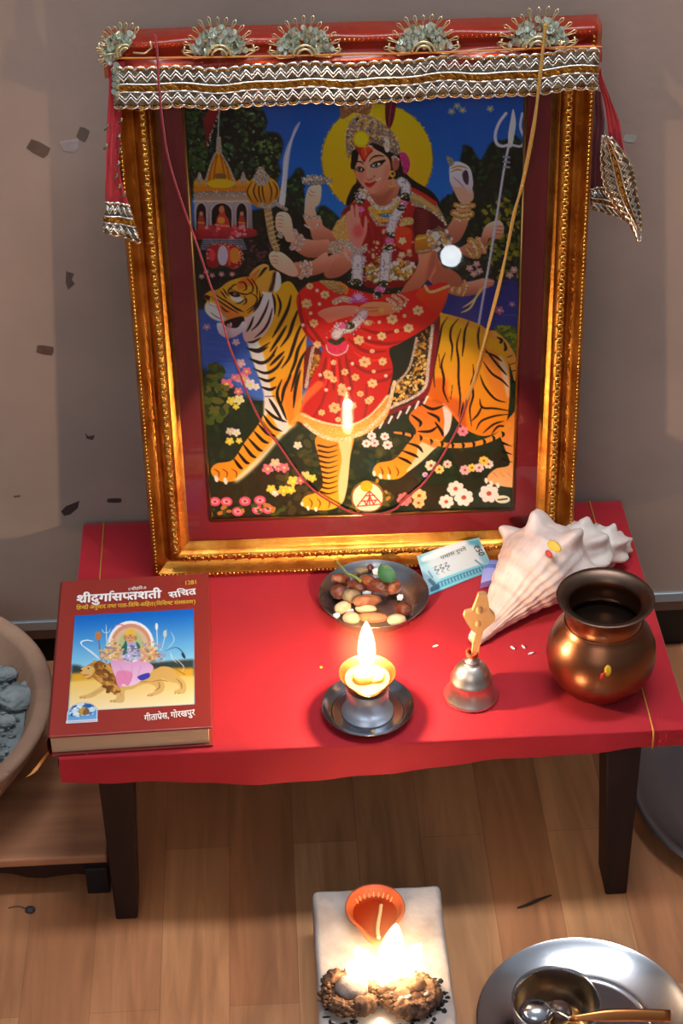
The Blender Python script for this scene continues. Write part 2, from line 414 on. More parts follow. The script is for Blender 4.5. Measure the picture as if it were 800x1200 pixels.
    p.poly([(58, 456), (312, 456), (312, 464), (58, 464)], (190, 160, 130), sm=False)
    p.poly([(62, 464), (308, 464), (312, 590), (66, 590)], (150, 140, 146), (120, 104, 106), sm=False)
    for x, w in ((93, 23), (180, 44), (265, 24)):
        p.poly([(x-w, 590), (x-w, 500), (x-w*.6, 474), (x, 464), (x+w*.6, 474), (x+w, 500), (x+w, 590)], (18, 16, 26), sm=False)
        p.line([(x-w, 590), (x-w, 500), (x-w*.6, 474), (x, 466), (x+w*.6, 474), (x+w, 500), (x+w, 590)], 4, (170, 156, 160))
    p.poly([(160, 590), (158, 540), (170, 510), (175, 480), (188, 480), (196, 515), (212, 545), (210, 590)], (176, 70, 50), (150, 40, 46))
    p.ell(180, 494, 12, 14, (170, 110, 80)); p.ell(178, 540, 16, 14, (200, 130, 60)); p.line([(155, 560), (210, 566)], 9, (200, 120, 90))
    for x in (93, 266): p.poly([(x-14, 590), (x-12, 530), (x, 500), (x+12, 530), (x+16, 590)], (130, 50, 50), (160, 70, 44)); p.ell(x, 512, 8, 9, (170, 120, 90)); p.line([(x-12, 550), (x+12, 552)], 6, (200, 120, 60))
    p.poly([(62, 586), (130, 572), (240, 570), (322, 580), (326, 606), (240, 618), (70, 622)], (164, 44, 52), (128, 30, 40))
    p.dots([(130, 560), (260, 560), (270, 610), (120, 610)], 30, 6, [(190, 70, 80), (200, 120, 130), (150, 50, 60)])
    for i in range(6): p.poly([(100-i*2, 620+i*8), (270+i*3, 620+i*8), (274+i*3, 625+i*8), (98-i*2, 625+i*8)], (120, 122, 140), sm=False)
    p.poly([(112, 700), (120, 655), (150, 640), (210, 640), (255, 655), (272, 690), (262, 735), (230, 750), (180, 730), (150, 745), (120, 735)], (150, 36, 42), (128, 28, 36))
    p.ell(236, 690, 24, 34, (206, 120, 50)); p.ell(185, 690, 22, 44, (170, 160, 176)); p.ell(140, 690, 14, 24, (190, 60, 70)); p.line([(210, 650), (214, 730)], 9, (190, 70, 50))
    p.glitter([(115, 700), (150, 645), (255, 655), (270, 700), (230, 748)], 70, 1.6, 5)
    for x, y in ((115, 760), (140, 775), (180, 770), (95, 780), (225, 770)): p.flower(x, y, 12, (150, 110, 120))
    p.dots([(300, 620), (380, 600), (380, 760), (280, 760)], 50, 5, [(60, 40, 50), (90, 50, 60), (30, 40, 36)])
    # ---- tiger, far parts
    O1, O2, PALE = (214, 142, 28), (178, 92, 24), (206, 182, 184)
    crop(H_)
    p.poly([(395, 140), (450, 110), (520, 130), (530, 290), (440, 220)], (84, 100, 34)); p.dots([(395, 140), (450, 110), (525, 130), (525, 260)], 60, 6, [(120, 130, 40), (60, 84, 30)])
    p.line([(380, 170), (430, 205), (480, 270), (515, 350), (530, 420)], 66, (196, 140, 60), w2=40, tex=6)
    for a in (((395, 235), (440, 200), (412, 178)), ((420, 262), (462, 250), (452, 205)), ((450, 305), (500, 285)), ((470, 345), (515, 330)), ((490, 380), (530, 370))): p.line(a, 16, BLK, taper='both')
    crop(C)
    p.poly([(550, 660), (560, 760), (575, 850), (560, 895), (500, 918), (484, 950), (520, 972), (600, 975), (655, 950), (675, 890), (690, 760), (700, 640)], (196, 120, 34), (212, 150, 44))
    p.poly([(640, 660), (700, 640), (690, 760), (676, 890), (650, 950), (640, 860), (655, 760)], (206, 170, 130))
    for y in range(700, 900, 22): p.line([(556+(y-700)*.06, y), (600, y+8), (640, y-4)], 11, (60, 34, 16), taper='end')
    for x in (515, 550, 590): p.line([(x, 925), (x+14, 945), (x+8, 968)], 6, (110, 60, 24), taper='both')
    for x, y in ((487, 950), (512, 968), (545, 972)): p.ell(x, y, 6, 10, (222, 214, 206), rot=-15)
    crop(D)
    p.poly([(690, 570), (640, 640), (655, 700), (680, 780), (620, 800), (585, 835), (600, 862), (690, 880), (720, 870), (720, 560)], (180, 116, 46), (196, 150, 110))
    for y in (690, 725, 758): p.line([(650, y), (690, y+14)], 12, BLK, taper='end')
    for x in (610, 640, 670): p.line([(x, 815), (x+18, 835)], 5, (110, 66, 30), taper='both')
    for x, y in ((580, 850), (602, 862), (630, 870)): p.ell(x, y, 7, 12, (224, 210, 206), rot=-10)
    p.poly([(252, 575), (335, 500), (430, 510), (430, 610), (385, 690), (330, 740), (262, 800), (205, 842), (135, 842), (98, 812), (120, 776), (190, 758), (248, 690), (282, 640)], (172, 96, 34), (206, 140, 40))
    p.poly([(395, 520), (430, 520), (428, 620), (400, 660), (402, 590)], PALE); p.poly([(300, 690), (380, 680), (330, 745), (265, 800), (240, 810), (280, 750)], (214, 190, 180), alpha=.75)
    for a in (((262, 570), (300, 600), (296, 620)), ((330, 560), (372, 580), (380, 600)), ((290, 640), (340, 640), (372, 620)), ((300, 520), (350, 545), (400, 530)), ((362, 600), (390, 640), (396, 660)),
              ((246, 690), (290, 705), (310, 730)), ((222, 722), (270, 740), (290, 752)), ((205, 750), (240, 765), (262, 780)), ((262, 660), (310, 672), (350, 690))): p.line(a, 13, BLK, taper='both')
    for x in (128, 160, 195): p.line([(x, 790), (x+12, 815), (x+4, 832)], 6, (110, 56, 20), taper='both')
    for x, y in ((103, 820), (130, 832), (165, 834)): p.ell(x, y, 7, 12, (226, 220, 216), rot=-10)
    crop(H_)
    p.poly([(70, 50), (100, 40), (180, 60), (240, 78), (320, 110), (400, 180), (450, 250), (478, 330), (486, 430), (482, 560), (470, 660), (440, 720), (370, 752), (310, 755), (240, 725), (195, 690), (150, 630), (110, 570), (60, 545), (0, 520), (20, 300)], (216, 158, 24), (204, 118, 26))
    p.poly([(330, 240), (390, 260), (450, 320), (480, 430), (476, 560), (400, 520), (350, 420), (320, 320)], (190, 110, 60), alpha=.55, soft=6); p.poly([(420, 290), (462, 330), (482, 440), (476, 540), (452, 450)], (214, 176, 170), alpha=.8, soft=4)
    p.poly([(0, 440), (110, 420), (130, 520), (210, 560), (230, 720), (130, 600), (20, 540)], (150, 70, 26), alpha=.6, soft=7)
    p.poly([(70, 50), (180, 62), (320, 112), (400, 182), (395, 200), (280, 130), (120, 70)], (196, 130, 60), alpha=.7, soft=4)
    for a in (((122, 62), (90, 110), (76, 180), (60, 260), (40, 380), (46, 470)), ((186, 70), (146, 120), (138, 180), (150, 240), (140, 320)), ((246, 86), (224, 140), (216, 220), (208, 290)), ((200, 130), (176, 220), (186, 320), (186, 430), (196, 540), (186, 640)),
              ((310, 112), (300, 170), (306, 250)), ((270, 340), (275, 400), (262, 450), (272, 520), (252, 600), (262, 700)), ((108, 270), (86, 340), (100, 420), (98, 490), (125, 560)), ((70, 280), (78, 360)), ((330, 320), (380, 390), (440, 430), (478, 470)), ((344, 250), (390, 310), (440, 370), (468, 400)),
              ((312, 400), (340, 470), (400, 540), (462, 560)), ((310, 540), (325, 590), (400, 596), (484, 610)), ((324, 580), (300, 630), (262, 670)), ((290, 720), (320, 670), (400, 640), (480, 630)), ((330, 740), (390, 690), (450, 670)), ((380, 745), (420, 700), (470, 705)), ((340, 262), (400, 290), (440, 320)), ((215, 560), (205, 620), (195, 690)), ((150, 460), (140, 540))):
        p.line(a, 13, BLK, taper='both')
    p.line([(480, 690), (430, 745), (350, 785), (250, 810), (120, 812), (30, 790), (-40, 770)], 32, (196, 130, 54), tex=6); crop(D); p.line([(360, 700), (300, 672), (240, 652), (190, 645)], 22, (186, 116, 48), w2=9)
    for x, y in ((650, 652), (610, 670), (570, 685), (525, 695), (480, 700), (435, 700), (390, 694), (345, 684), (300, 668), (262, 656), (225, 648)): p.line([(x-3, y-11), (x+4, y), (x, y+12)], 11, BLK, taper='both')
    # ---- saddle cloth
    crop(D)
    p.poly([(352, 190), (384, 150), (370, 300), (328, 492), (230, 545), (130, 590), (80, 640), (60, 610), (140, 560), (310, 470)], (112, 26, 36))
    p.poly([(286, 240), (352, 190), (330, 360), (308, 466), (168, 540), (150, 560), (160, 500), (182, 400), (240, 360)], (26, 30, 22))
    p.dots([(280, 270), (345, 210), (310, 460), (175, 525), (185, 440), (260, 380)], 260, 4, [(170, 130, 60), (130, 100, 50), (200, 170, 110), (80, 60, 34)], stretch=1.6)
    p.line([(352, 190), (334, 350), (310, 466), (170, 540)], 13, (170, 160, 156), tex=22); p.line([(284, 242), (262, 340), (240, 390), (186, 450)], 10, (150, 140, 132), tex=22)
    for i in range(13): x, y = 330-i*19, 505+i*10.5; p.line([(x, y-12), (x-14, y+16)], 10, (206, 192, 198) if i % 2 == 0 else (70, 30, 44), w2=7)
    # ---- tiger, front body and head
    crop(C)
    p.poly([(372, 30), (430, 0), (470, 50), (500, 130), (505, 260), (490, 420), (480, 560), (455, 610), (400, 650), (330, 720), (270, 790), (200, 850), (130, 850), (98, 812), (120, 778), (190, 762), (240, 690), (300, 610), (330, 540), (330, 470), (300, 400), (275, 330), (255, 260), (245, 180), (300, 80)], (214, 150, 26), (206, 130, 38))
    p.poly([(250, 240), (300, 260), (330, 340), (345, 420), (360, 500), (340, 530), (310, 430), (275, 330)], (218, 196, 200), soft=3)
    p.poly([(330, 470), (380, 520), (430, 610), (400, 650), (345, 560), (325, 600)], (210, 190, 190), soft=3); p.poly([(420, 620), (462, 610), (400, 665), (300, 780), (220, 850), (200, 846), (310, 740)], (226, 204, 180), soft=4, alpha=.85)
    p.poly([(400, 430), (480, 420), (470, 600), (430, 600)], (180, 100, 30), alpha=.5, soft=6)
    for a in (((250, 285), (300, 300), (340, 280)), ((262, 330), (310, 350), (350, 330), (380, 280)), ((280, 372), (330, 392), (376, 370), (410, 320)), ((300, 410), (340, 425), (372, 410)), ((312, 450), (350, 462), (376, 450)), ((330, 492), (368, 490)),
              ((440, 60), (425, 120), (390, 190), (360, 240)), ((475, 110), (450, 170), (430, 230), (395, 280)), ((498, 160), (470, 215), (450, 275), (430, 330), (400, 370)), ((502, 230), (470, 290), (455, 350), (425, 420)), ((500, 300), (480, 340), (460, 400), (440, 470)), ((400, 420), (380, 480), (400, 540), (420, 590)),
              ((345, 500), (370, 540), (405, 600)), ((410, 300), (380, 330), (350, 360)), ((440, 400), (410, 460), (400, 520)), ((480, 380), (460, 450), (450, 540)), ((420, 190), (390, 240), (350, 300)),
              ((330, 545), (370, 580), (420, 600)), ((322, 570), (360, 620), (400, 640)), ((300, 610), (340, 650), (372, 660)), ((282, 640), (320, 680), (344, 690)), ((258, 670), (300, 715), (318, 724)), ((236, 695), (270, 740), (290, 752)), ((212, 728), (246, 770), (262, 776)), ((195, 756), (220, 790), (232, 800))):
        p.line(a, 14, BLK, taper='both')
    for x in (130, 165, 205): p.line([(x-20, 800), (x+2, 815), (x, 838)], 6, (120, 62, 20), taper='both')
    for x, y in ((121, 842), (160, 852)): p.ell(x, y, 8, 15, (228, 220, 220), rot=-14)
    crop(F)
    p.poly([(520, 180), (570, 110), (640, 72), (690, 90), (680, 160), (600, 210)], (200, 160, 90), (170, 110, 40)); p.line([(600, 190), (650, 120), (676, 100)], 20, BLK, taper='both'); p.line([(560, 170), (610, 120)], 12, BLK, taper='both')
    p.poly([(470, 520), (560, 400), (640, 300), (720, 300), (740, 420), (720, 560), (640, 690), (520, 740), (470, 690)], (210, 190, 202), (190, 150, 140))
    p.poly([(135, 345), (190, 300), (260, 285), (340, 225), (420, 195), (500, 180), (560, 195), (610, 250), (635, 340), (610, 420), (540, 500), (480, 530), (420, 530), (330, 560), (270, 555), (200, 530), (150, 470), (145, 420), (160, 385)], (206, 148, 42), (196, 130, 44))
    p.poly([(480, 190), (560, 190), (600, 240), (520, 260), (440, 290), (420, 250), (440, 210)], (190, 96, 30), soft=4, alpha=.8)
    p.poly([(150, 420), (200, 395), (260, 440), (330, 520), (300, 560), (240, 550), (180, 510), (150, 470)], (218, 204, 204), soft=2)
    p.poly([(240, 440), (300, 420), (420, 470), (440, 520), (340, 545)], (196, 110, 50), soft=4, alpha=.8)
    p.poly([(370, 340), (440, 350), (480, 380), (430, 400), (370, 375)], (206, 190, 190), soft=2)
    p.poly([(300, 575), (350, 545), (470, 520), (470, 600), (400, 620), (330, 600)], (34, 14, 18)); p.poly([(245, 590), (262, 572), (300, 580), (340, 610), (420, 615), (470, 560), (500, 600), (450, 660), (380, 700), (320, 700), (265, 660)], (210, 190, 200), (180, 150, 150))
    p.poly([(330, 590), (350, 580), (372, 612), (350, 622)], (200, 120, 130)); p.ell(368, 585, 6, 18, WHT, rot=-20)
    p.poly([(134, 345), (160, 335), (190, 350), (180, 380), (160, 375)], (60, 22, 22)); p.line([(190, 480), (240, 520), (300, 550)], 8, (90, 60, 60), taper='both'); p.line([(180, 380), (190, 420), (260, 440)], 5, (130, 80, 70), taper='both')
    p.poly([(350, 320), (380, 305), (440, 330), (440, 350), (390, 352)], BLK); p.ell(402, 328, 14, 12, (150, 130, 100)); p.ell(404, 328, 6, 8, (10, 10, 10))
    for a in (((375, 290), (440, 320), (500, 330), (540, 310)), ((500, 190), (545, 240), (555, 290), (530, 330)), ((540, 195), (585, 260), (590, 340)), ((540, 320), (590, 360), (570, 420), (500, 470)), ((480, 345), (500, 390), (470, 420)), ((610, 300), (610, 380), (560, 450), (510, 490)),
              ((275, 300), (300, 330), (330, 370)), ((300, 280), (325, 320), (345, 345)), ((230, 330), (290, 370), (340, 400), (420, 460), (480, 480)), ((240, 370), (300, 410), (360, 450), (430, 490)), ((345, 400), (400, 440), (460, 470)), ((200, 345), (230, 380)), ((280, 430), (320, 470), (350, 480)), ((360, 300), (380, 260), (420, 240)), ((430, 230), (480, 230), (500, 280), (470, 300)), ((410, 410), (450, 400), (490, 370)), ((350, 330), (345, 300), (360, 270))):
        p.line(a, 12, BLK, taper='both')
    p.poly([(575, 220), (640, 160), (720, 125), (780, 150), (795, 220), (780, 290), (730, 315), (640, 305), (600, 270)], (200, 150, 50), (190, 140, 60)); p.poly([(730, 145), (765, 150), (740, 240), (720, 300), (690, 300), (715, 220)], (50, 34, 34), soft=2); p.poly([(755, 140), (785, 160), (794, 230), (775, 290), (735, 310), (745, 230)], (214, 200, 208))
    for a in (((690, 380), (660, 470), (600, 580), (540, 640)), ((720, 450), (690, 560), (640, 640), (570, 700)), ((640, 330), (600, 420), (560, 480)), ((560, 520), (530, 600), (500, 650)), ((720, 320), (740, 400), (740, 500)), ((760, 330), (790, 420), (770, 520)), ((510, 740), (560, 735), (620, 700)), ((520, 790), (600, 800), (700, 740)), ((540, 880), (640, 910), (740, 850))): p.line(a, 20, BLK, taper='both')
    # ---- goddess: hair behind, arms behind
    crop(B)
    p.poly([(158, 235), (175, 180), (250, 160), (320, 190), (345, 270), (380, 310), (450, 355), (478, 400), (470, 440), (330, 380), (200, 370), (150, 405), (140, 390), (160, 340), (178, 310)], BLK)
    p.poly([(445, 610), (490, 630), (540, 680), (590, 700), (600, 725), (540, 730), (470, 700), (430, 660)], SK, SKD); p.poly([(545, 690), (600, 675), (640, 666), (672, 674), (668, 692), (640, 705), (622, 722), (570, 726)], SK, SKD)
    for y in (672, 684, 694): p.line([(640, y-2), (670, y)], 3, SKD)
    p.poly([(545, 565), (570, 545), (620, 520), (650, 540), (640, 572), (590, 594)], SK, SKD); p.poly([(632, 500), (650, 470), (690, 458), (708, 478), (704, 512), (680, 526), (655, 522), (648, 548), (625, 540)], SKL, SKD)
    for y in (478, 492, 506): p.line([(672, y), (704, y+2)], 3, SKD)
    p.poly([(545, 400), (590, 395), (578, 470), (548, 530), (505, 545), (490, 510), (525, 450)], SK, SKD); p.poly([(512, 310), (530, 300), (560, 330), (595, 345), (596, 385), (555, 395), (528, 350)], SK)
    crop(I)
    p.poly([(375, 500), (500, 510), (530, 570), (640, 640), (640, 720), (560, 700), (450, 680), (420, 600)], SK, SKD); p.poly([(380, 400), (390, 330), (410, 270), (450, 250), (505, 250), (508, 340), (490, 400), (460, 430), (470, 500), (385, 500)], SKL, SK)
    for a in (((405, 300), (425, 330), (460, 330)), ((415, 275), (440, 305), (470, 300)), ((395, 340), (420, 355))): p.line(a, 5, SKD, taper='both')
    p.poly([(300, 640), (370, 665), (470, 680), (570, 680), (570, 780), (470, 815), (390, 810), (320, 770), (270, 720)], SK, SKD); p.poly([(150, 520), (170, 465), (230, 460), (270, 500), (290, 600), (300, 680), (240, 690), (210, 630), (160, 600)], SKL, SK)
    for y in (495, 525, 555, 580): p.line([(155, y), (190, y-8), (215, y+4)], 5, SKD, taper='both')
    p.poly([(180, 400), (176, 380), (205, 180), (210, 60), (235, -40), (270, -120), (300, -200), (345, -250), (330, -200), (290, -110), (262, 20), (240, 220), (222, 405)], (150, 150, 176), (186, 184, 204)); p.line([(320, -210), (262, -60), (222, 130), (196, 390)], 5, (216, 214, 228), taper='both')
    p.line([(165, 400), (235, 440)], 26, GREY, tex=24); p.ell(190, 640, 24, 26, GREY, tex=24)
    p.poly([(290, 860), (360, 850), (440, 840), (530, 780), (560, 790), (560, 900), (530, 930), (430, 960), (330, 970), (270, 940)], SK, SKD); p.poly([(100, 800), (130, 765), (200, 775), (260, 820), (300, 870), (330, 940), (290, 965), (220, 940), (150, 900), (115, 860)], SKL, SK)
    for y in (810, 840, 865): p.line([(108, y), (150, y-8), (175, y+6)], 5, SKD, taper='both')
    p.poly([(535, 960), (530, 890), (550, 820), (600, 790), (680, 760), (760, 740), (800, 760), (790, 830), (740, 900), (660, 960), (580, 980)], SK, SKD)
    # mace
    p.line([(90, 440), (110, 580), (130, 680), (160, 750)], 54, (150, 124, 90), w2=46, tex=16)
    for i in range(8): y = 470+i*36; p.line([(70+i*9, y+14), (120+i*9, y-6)], 9, (196, 170, 120), alpha=.8)
    p.poly([(-60, 240), (-20, 190), (50, 180), (130, 200), (180, 270), (175, 350), (120, 410), (30, 430), (-50, 380), (-80, 310)], (194, 142, 40), (160, 104, 30))
    for a in (((-30, 220), (-70, 300), (-30, 380)), ((10, 210), (-20, 300), (20, 390)), ((50, 205), (50, 300), (70, 390)), ((90, 210), (120, 290), (110, 380)), ((130, 220), (165, 290), (145, 370)), ((30, 205), (20, 300), (45, 395))): p.line(a, 11, (80, 44, 18), taper='both')
    p.line([(35, 130), (40, 190)], 50, GREY, w2=120, tex=22); p.line([(30, 400), (100, 420), (150, 380)], 34, GREY, tex=24)
    # discus
    p.poly([(360, 210), (400, 180), (450, 165), (500, 180), (560, 190), (600, 215), (540, 235), (470, 250), (400, 245)], (128, 116, 112), tex=26); p.glitter([(370, 210), (450, 200), (590, 212)], 80, 4, 14)
    # bangles on these arms
    for a, w in ((((380, 490), (430, 505), (490, 500)), 28), (((380, 560), (440, 590), (505, 545)), 14), (((300, 610), (330, 690), (280, 740)), 40), (((350, 640), (372, 690), (330, 755)), 22), (((350, 860), (372, 910), (350, 970)), 34), (((385, 845), (410, 900), (400, 960)), 26), (((420, 845), (435, 890), (425, 950)), 12)):
        p.line(a, w, (158, 140, 136), tex=26); p.line(a, w*.25, (206, 120, 60), alpha=.7); p.glitter(a, 14, 4, w*.25)
    # ---- trident, conch, their bangles
    crop(B)
    p.line([(735, 150), (708, 280), (672, 520), (640, 700), (618, 830)], 8, (164, 158, 182)); p.line([(735, 150), (708, 280), (640, 700)], 3, (204, 198, 216))
    for y in (228, 246, 264): p.line([(708, y), (728, y+2)], 7, (140, 134, 150))
    p.poly([(742, 55), (752, 100), (748, 140), (738, 190), (726, 188), (724, 150), (732, 100)], (190, 186, 206)); p.line([(716, 72), (692, 105), (678, 145), (682, 178), (702, 190), (728, 184)], 10, (180, 176, 200), taper=None); p.line([(775, 72), (768, 120), (782, 165), (770, 190), (740, 186)], 8, (180, 176, 200))
    p.poly([(512, 268), (520, 250), (548, 246), (584, 266), (597, 310), (594, 352), (584, 360), (566, 340), (530, 336), (514, 310)], (206, 196, 204), (180, 160, 164)); p.poly([(500, 228), (522, 232), (530, 252), (514, 262)], (130, 120, 110), tex=16)
    for a in (((516, 272), (545, 262), (580, 270)), ((515, 284), (540, 274), (560, 278))): p.line(a, 6, (170, 120, 70), taper='both')
    p.poly([(560, 286), (574, 276), (582, 300), (578, 330), (562, 312)], (70, 50, 70)); p.line([(524, 300), (545, 318), (566, 340)], 4, (150, 120, 120), taper='both')
    for a, w in ((((535, 402), (562, 408), (598, 404)), 18), (((528, 430), (555, 440), (590, 434)), 24), (((526, 450), (550, 456), (584, 452)), 8), (((575, 560), (588, 580), (600, 590)), 14), (((588, 530), (608, 556), (612, 584)), 24), (((612, 522), (632, 548), (640, 572)), 14), (((520, 670), (526, 694), (520, 714)), 16), (((540, 664), (552, 692), (544, 720)), 18), (((566, 676), (574, 700), (560, 728)), 10)):
        p.line(a, w, (170, 120, 60), tex=22); p.line(a, w*.3, (200, 180, 150), alpha=.7); p.glitter(a, 8, 2, w*.2)
    # bow ends / lotus tips
    for a in (((640, 690), (600, 745), (560, 772)), ((625, 700), (590, 770), (555, 790))): p.line(a, 7, (200, 170, 110), taper='both')
    p.flower(692, 782, 16, (150, 90, 130)); p.flower(738, 760, 12, (120, 84, 130)); p.line([(700, 800), (760, 798)], 6, (50, 70, 130))
    # ---- body
    crop(J)
    RED, RED2 = (158, 30, 36), (118, 20, 28)
    p.poly([(0, 240), (60, 170), (190, 120), (250, 260), (380, 230), (480, 130), (600, 160), (660, 240), (700, 310), (640, 420), (620, 500), (500, 560), (480, 640), (420, 720), (160, 720), (150, 560), (40, 440), (0, 420)], RED, RED2)
    p.dots([(180, 200), (280, 300), (470, 300), (490, 560), (200, 560), (160, 420)], 24, 9, [(190, 150, 120), (170, 120, 90)], stretch=1.2)
    for a in (((190, 200), (230, 330), (220, 480)), ((240, 310), (270, 420), (250, 520)), ((170, 260), (190, 400), (200, 540))): p.line(a, 10, (110, 18, 26), taper='both', alpha=.7)
    p.poly([(490, 200), (560, 190), (650, 240), (690, 300), (660, 360), (600, 380), (500, 420), (480, 300)], (92, 22, 30), (76, 16, 26))
    for i in range(12): y = 205+i*16; p.line([(500, y+3), (545, y+8), (590, y-4)], 6, (140, 60, 60), taper='both', alpha=.8)
    p.poly([(362, 340), (400, 320), (465, 340), (470, 420), (450, 480), (370, 450)], (196, 66, 28), (176, 40, 30))
    for x in range(395, 465, 14): p.line([(x, 330), (x+2, 372)], 6, (230, 160, 50), taper='both')
    p.flower(408, 415, 26, (206, 180, 150)); p.flower(404, 510, 24, (196, 160, 140)); p.flower(455, 485, 16, (190, 150, 130))
    p.poly([(520, 480), (630, 470), (640, 560), (600, 640), (540, 720), (470, 800), (380, 800), (420, 720), (480, 640), (515, 560)], (206, 142, 112), SKD); p.poly([(600, 500), (640, 480), (638, 560), (590, 660), (560, 690)], (150, 84, 64), soft=8, alpha=.7)
    p.poly([(640, 520), (680, 590), (740, 610), (800, 660), (800, 720), (720, 720), (640, 740), (600, 680), (630, 610)], (176, 104, 76), SKD)
    p.poly([(498, 390), (560, 372), (650, 370), (660, 440), (630, 480), (505, 500)], (186, 132, 44), (150, 96, 34)); p.line([(500, 405), (600, 385), (655, 380)], 12, (210, 170, 90)); p.line([(505, 488), (580, 480), (650, 470)], 13, GREY, tex=26)
    p.dots([(580, 360), (650, 330), (720, 360), (720, 440), (650, 480), (590, 460)], 90, 8, [(150, 130, 116), (196, 150, 90), (110, 90, 76), (224, 214, 204)])
    p.poly([(462, 70), (520, 80), (620, 150), (680, 240), (702, 310), (640, 250), (560, 200), (470, 170)], (150, 140, 116), (134, 110, 80), tex=14); p.line([(470, 70), (540, 105), (630, 165)], 26, (164, 44, 36)); p.line([(462, 110), (550, 150), (640, 215)], 24, (176, 146, 84)); p.glitter([(470, 165), (560, 195), (650, 250), (700, 310)], 60, 4, 5)
    for i in range(14): p.line([(470+i*12, 72+i*6), (478+i*12, 92+i*6)], 4, (210, 120, 70), taper='both')
    p.poly([(0, 270), (50, 300), (60, 380), (90, 440), (20, 430), (-40, 400), (-40, 300)], (176, 140, 90), tex=18)
    crop(A); p.poly([(650, 590), (690, 530), (730, 500), (740, 560), (720, 640), (690, 640)], (186, 144, 84), tex=18); p.poly([(640, 640), (690, 620), (720, 640), (700, 680), (640, 680)], (160, 140, 124), tex=26); p.line([(700, 510), (730, 480)], 16, (110, 26, 34))
    crop(J)
    # neck, necklaces
    p.poly([(190, 60), (350, 0), (390, 60), (340, 170), (260, 190), (210, 170)], (188, 128, 104), SKD); p.poly([(190, 110), (260, 110), (350, 60), (300, 150), (240, 170)], (140, 80, 64), alpha=.6, soft=5)
    p.line([(185, 130), (230, 185), (300, 195), (380, 130)], 26, (176, 164, 150), tex=26); p.line([(195, 200), (240, 260), (300, 275), (370, 260)], 34, (184, 144, 70), tex=20); p.line([(190, 230), (240, 300), (300, 310)], 16, GREY, tex=26); p.glitter([(185, 130), (230, 185), (300, 195), (380, 130)], 60, 4, 8)
    p.poly([(390, 270), (470, 260), (480, 300), (420, 310)], (176, 150, 96), tex=20)
    p.dots([(160, 620), (240, 540), (300, 560), (460, 560), (480, 610), (400, 680), (200, 690)], 170, 9, [(176, 140, 60), (140, 120, 84), (196, 170, 110), (120, 90, 40), (206, 200, 190)])
    # garland
    def strand(pts, w):
        p.line(pts, w, (150, 142, 150)); p.line(pts, w*.7, (196, 188, 204), tex=14); p.glitter(pts, 60, 3.5, w*.42, ((226, 222, 226), (120, 116, 120)))
    def bead(x, y, c, r=24): p.ell(x, y, r*1.1, r*.75, c, tex=12); p.glitter([(x-r, y), (x+r, y)], 10, 4, r*.5)
    GRN, PNK = (34, 52, 34), (196, 90, 150)
    strand([(400, 20), (430, 50), (430, 100)], 62); strand([(390, 200), (350, 270), (330, 340)], 60); strand([(310, 470), (300, 560), (280, 680)], 58); strand([(140, 120), (150, 90)], 50); strand([(130, 540), (110, 600), (95, 680)], 60)
    for x, y, c in ((425, 112, GRN), (415, 165, PNK), (400, 195, GRN), (330, 378, GRN), (322, 415, PNK), (312, 460, GRN), (125, 150, GRN), (125, 205, PNK), (280, 690, GRN), (262, 735, PNK), (245, 770, GRN), (105, 690, GRN)): bead(x, y, c, 28)
    # raised hand
    p.poly([(40, 440), (-20, 520), (-60, 560), (-80, 640), (0, 640), (80, 560), (100, 480)], SK, SKD)
    p.poly([(70, 460), (50, 380), (38, 300), (36, 240), (50, 230), (62, 280), (60, 190), (78, 180), (92, 260), (92, 180), (108, 180), (122, 265), (130, 220), (128, 290), (148, 330), (158, 250), (172, 270), (170, 350), (150, 410), (120, 470)], (206, 136, 126), (196, 120, 112), sm=True)
    p.ell(112, 350, 36, 44, (186, 70, 72), soft=8, alpha=.7)
    for a in (((58, 240), (72, 320)), ((80, 200), (96, 310)), ((110, 200), (122, 300))): p.line(a, 4, SKD, taper='both')
    p.line([(50, 440), (100, 490), (150, 470)], 44, (160, 146, 140), tex=28); p.line([(20, 490), (50, 540), (80, 550)], 18, (190, 150, 140), tex=20)
    # ---- head
    crop(E_)
    p.poly([(210, 500), (190, 560), (200, 640), (240, 700), (290, 755), (340, 778), (400, 755), (450, 695), (485, 610), (495, 520), (470, 440), (400, 380), (300, 370), (230, 410)], (206, 152, 128), (190, 128, 110))
    p.poly([(190, 560), (230, 540), (270, 600), (260, 690), (230, 690), (200, 640)], (170, 104, 88), alpha=.6, soft=8); p.poly([(440, 560), (490, 520), (480, 620), (440, 700), (390, 760), (350, 770), (410, 690)], (170, 110, 92), alpha=.6, soft=8)
    p.poly([(335, 360), (420, 360), (500, 430), (545, 470), (500, 480), (495, 560), (478, 490), (430, 440), (360, 400)], BLK); p.poly([(160, 470), (180, 420), (225, 400), (200, 450), (185, 510), (180, 570), (150, 560)], BLK)
    p.poly([(200, 400), (240, 385), (330, 385), (345, 410), (300, 460), (265, 515), (235, 465)], (150, 34, 30)); p.poly([(238, 400), (330, 390), (290, 450), (268, 490)], (190, 66, 30)); p.line([(270, 400), (284, 450)], 12, (220, 200, 190), taper='both'); p.line([(300, 360), (345, 410)], 18, (216, 206, 200), taper='both')
    p.line([(308, 508), (340, 470), (390, 456), (440, 464)], 13, BLK, taper='both'); p.line([(180, 525), (205, 508), (240, 512), (262, 532)], 11, BLK, taper='both')
    p.poly([(316, 545), (345, 515), (390, 500), (450, 492), (420, 530), (380, 556), (345, 560)], (20, 14, 16)); p.poly([(332, 545), (352, 526), (390, 518), (405, 530), (370, 552)], (206, 196, 196)); p.ell(366, 534, 17, 16, (26, 16, 14)); p.ell(361, 530, 4, 4, (230, 230, 230))
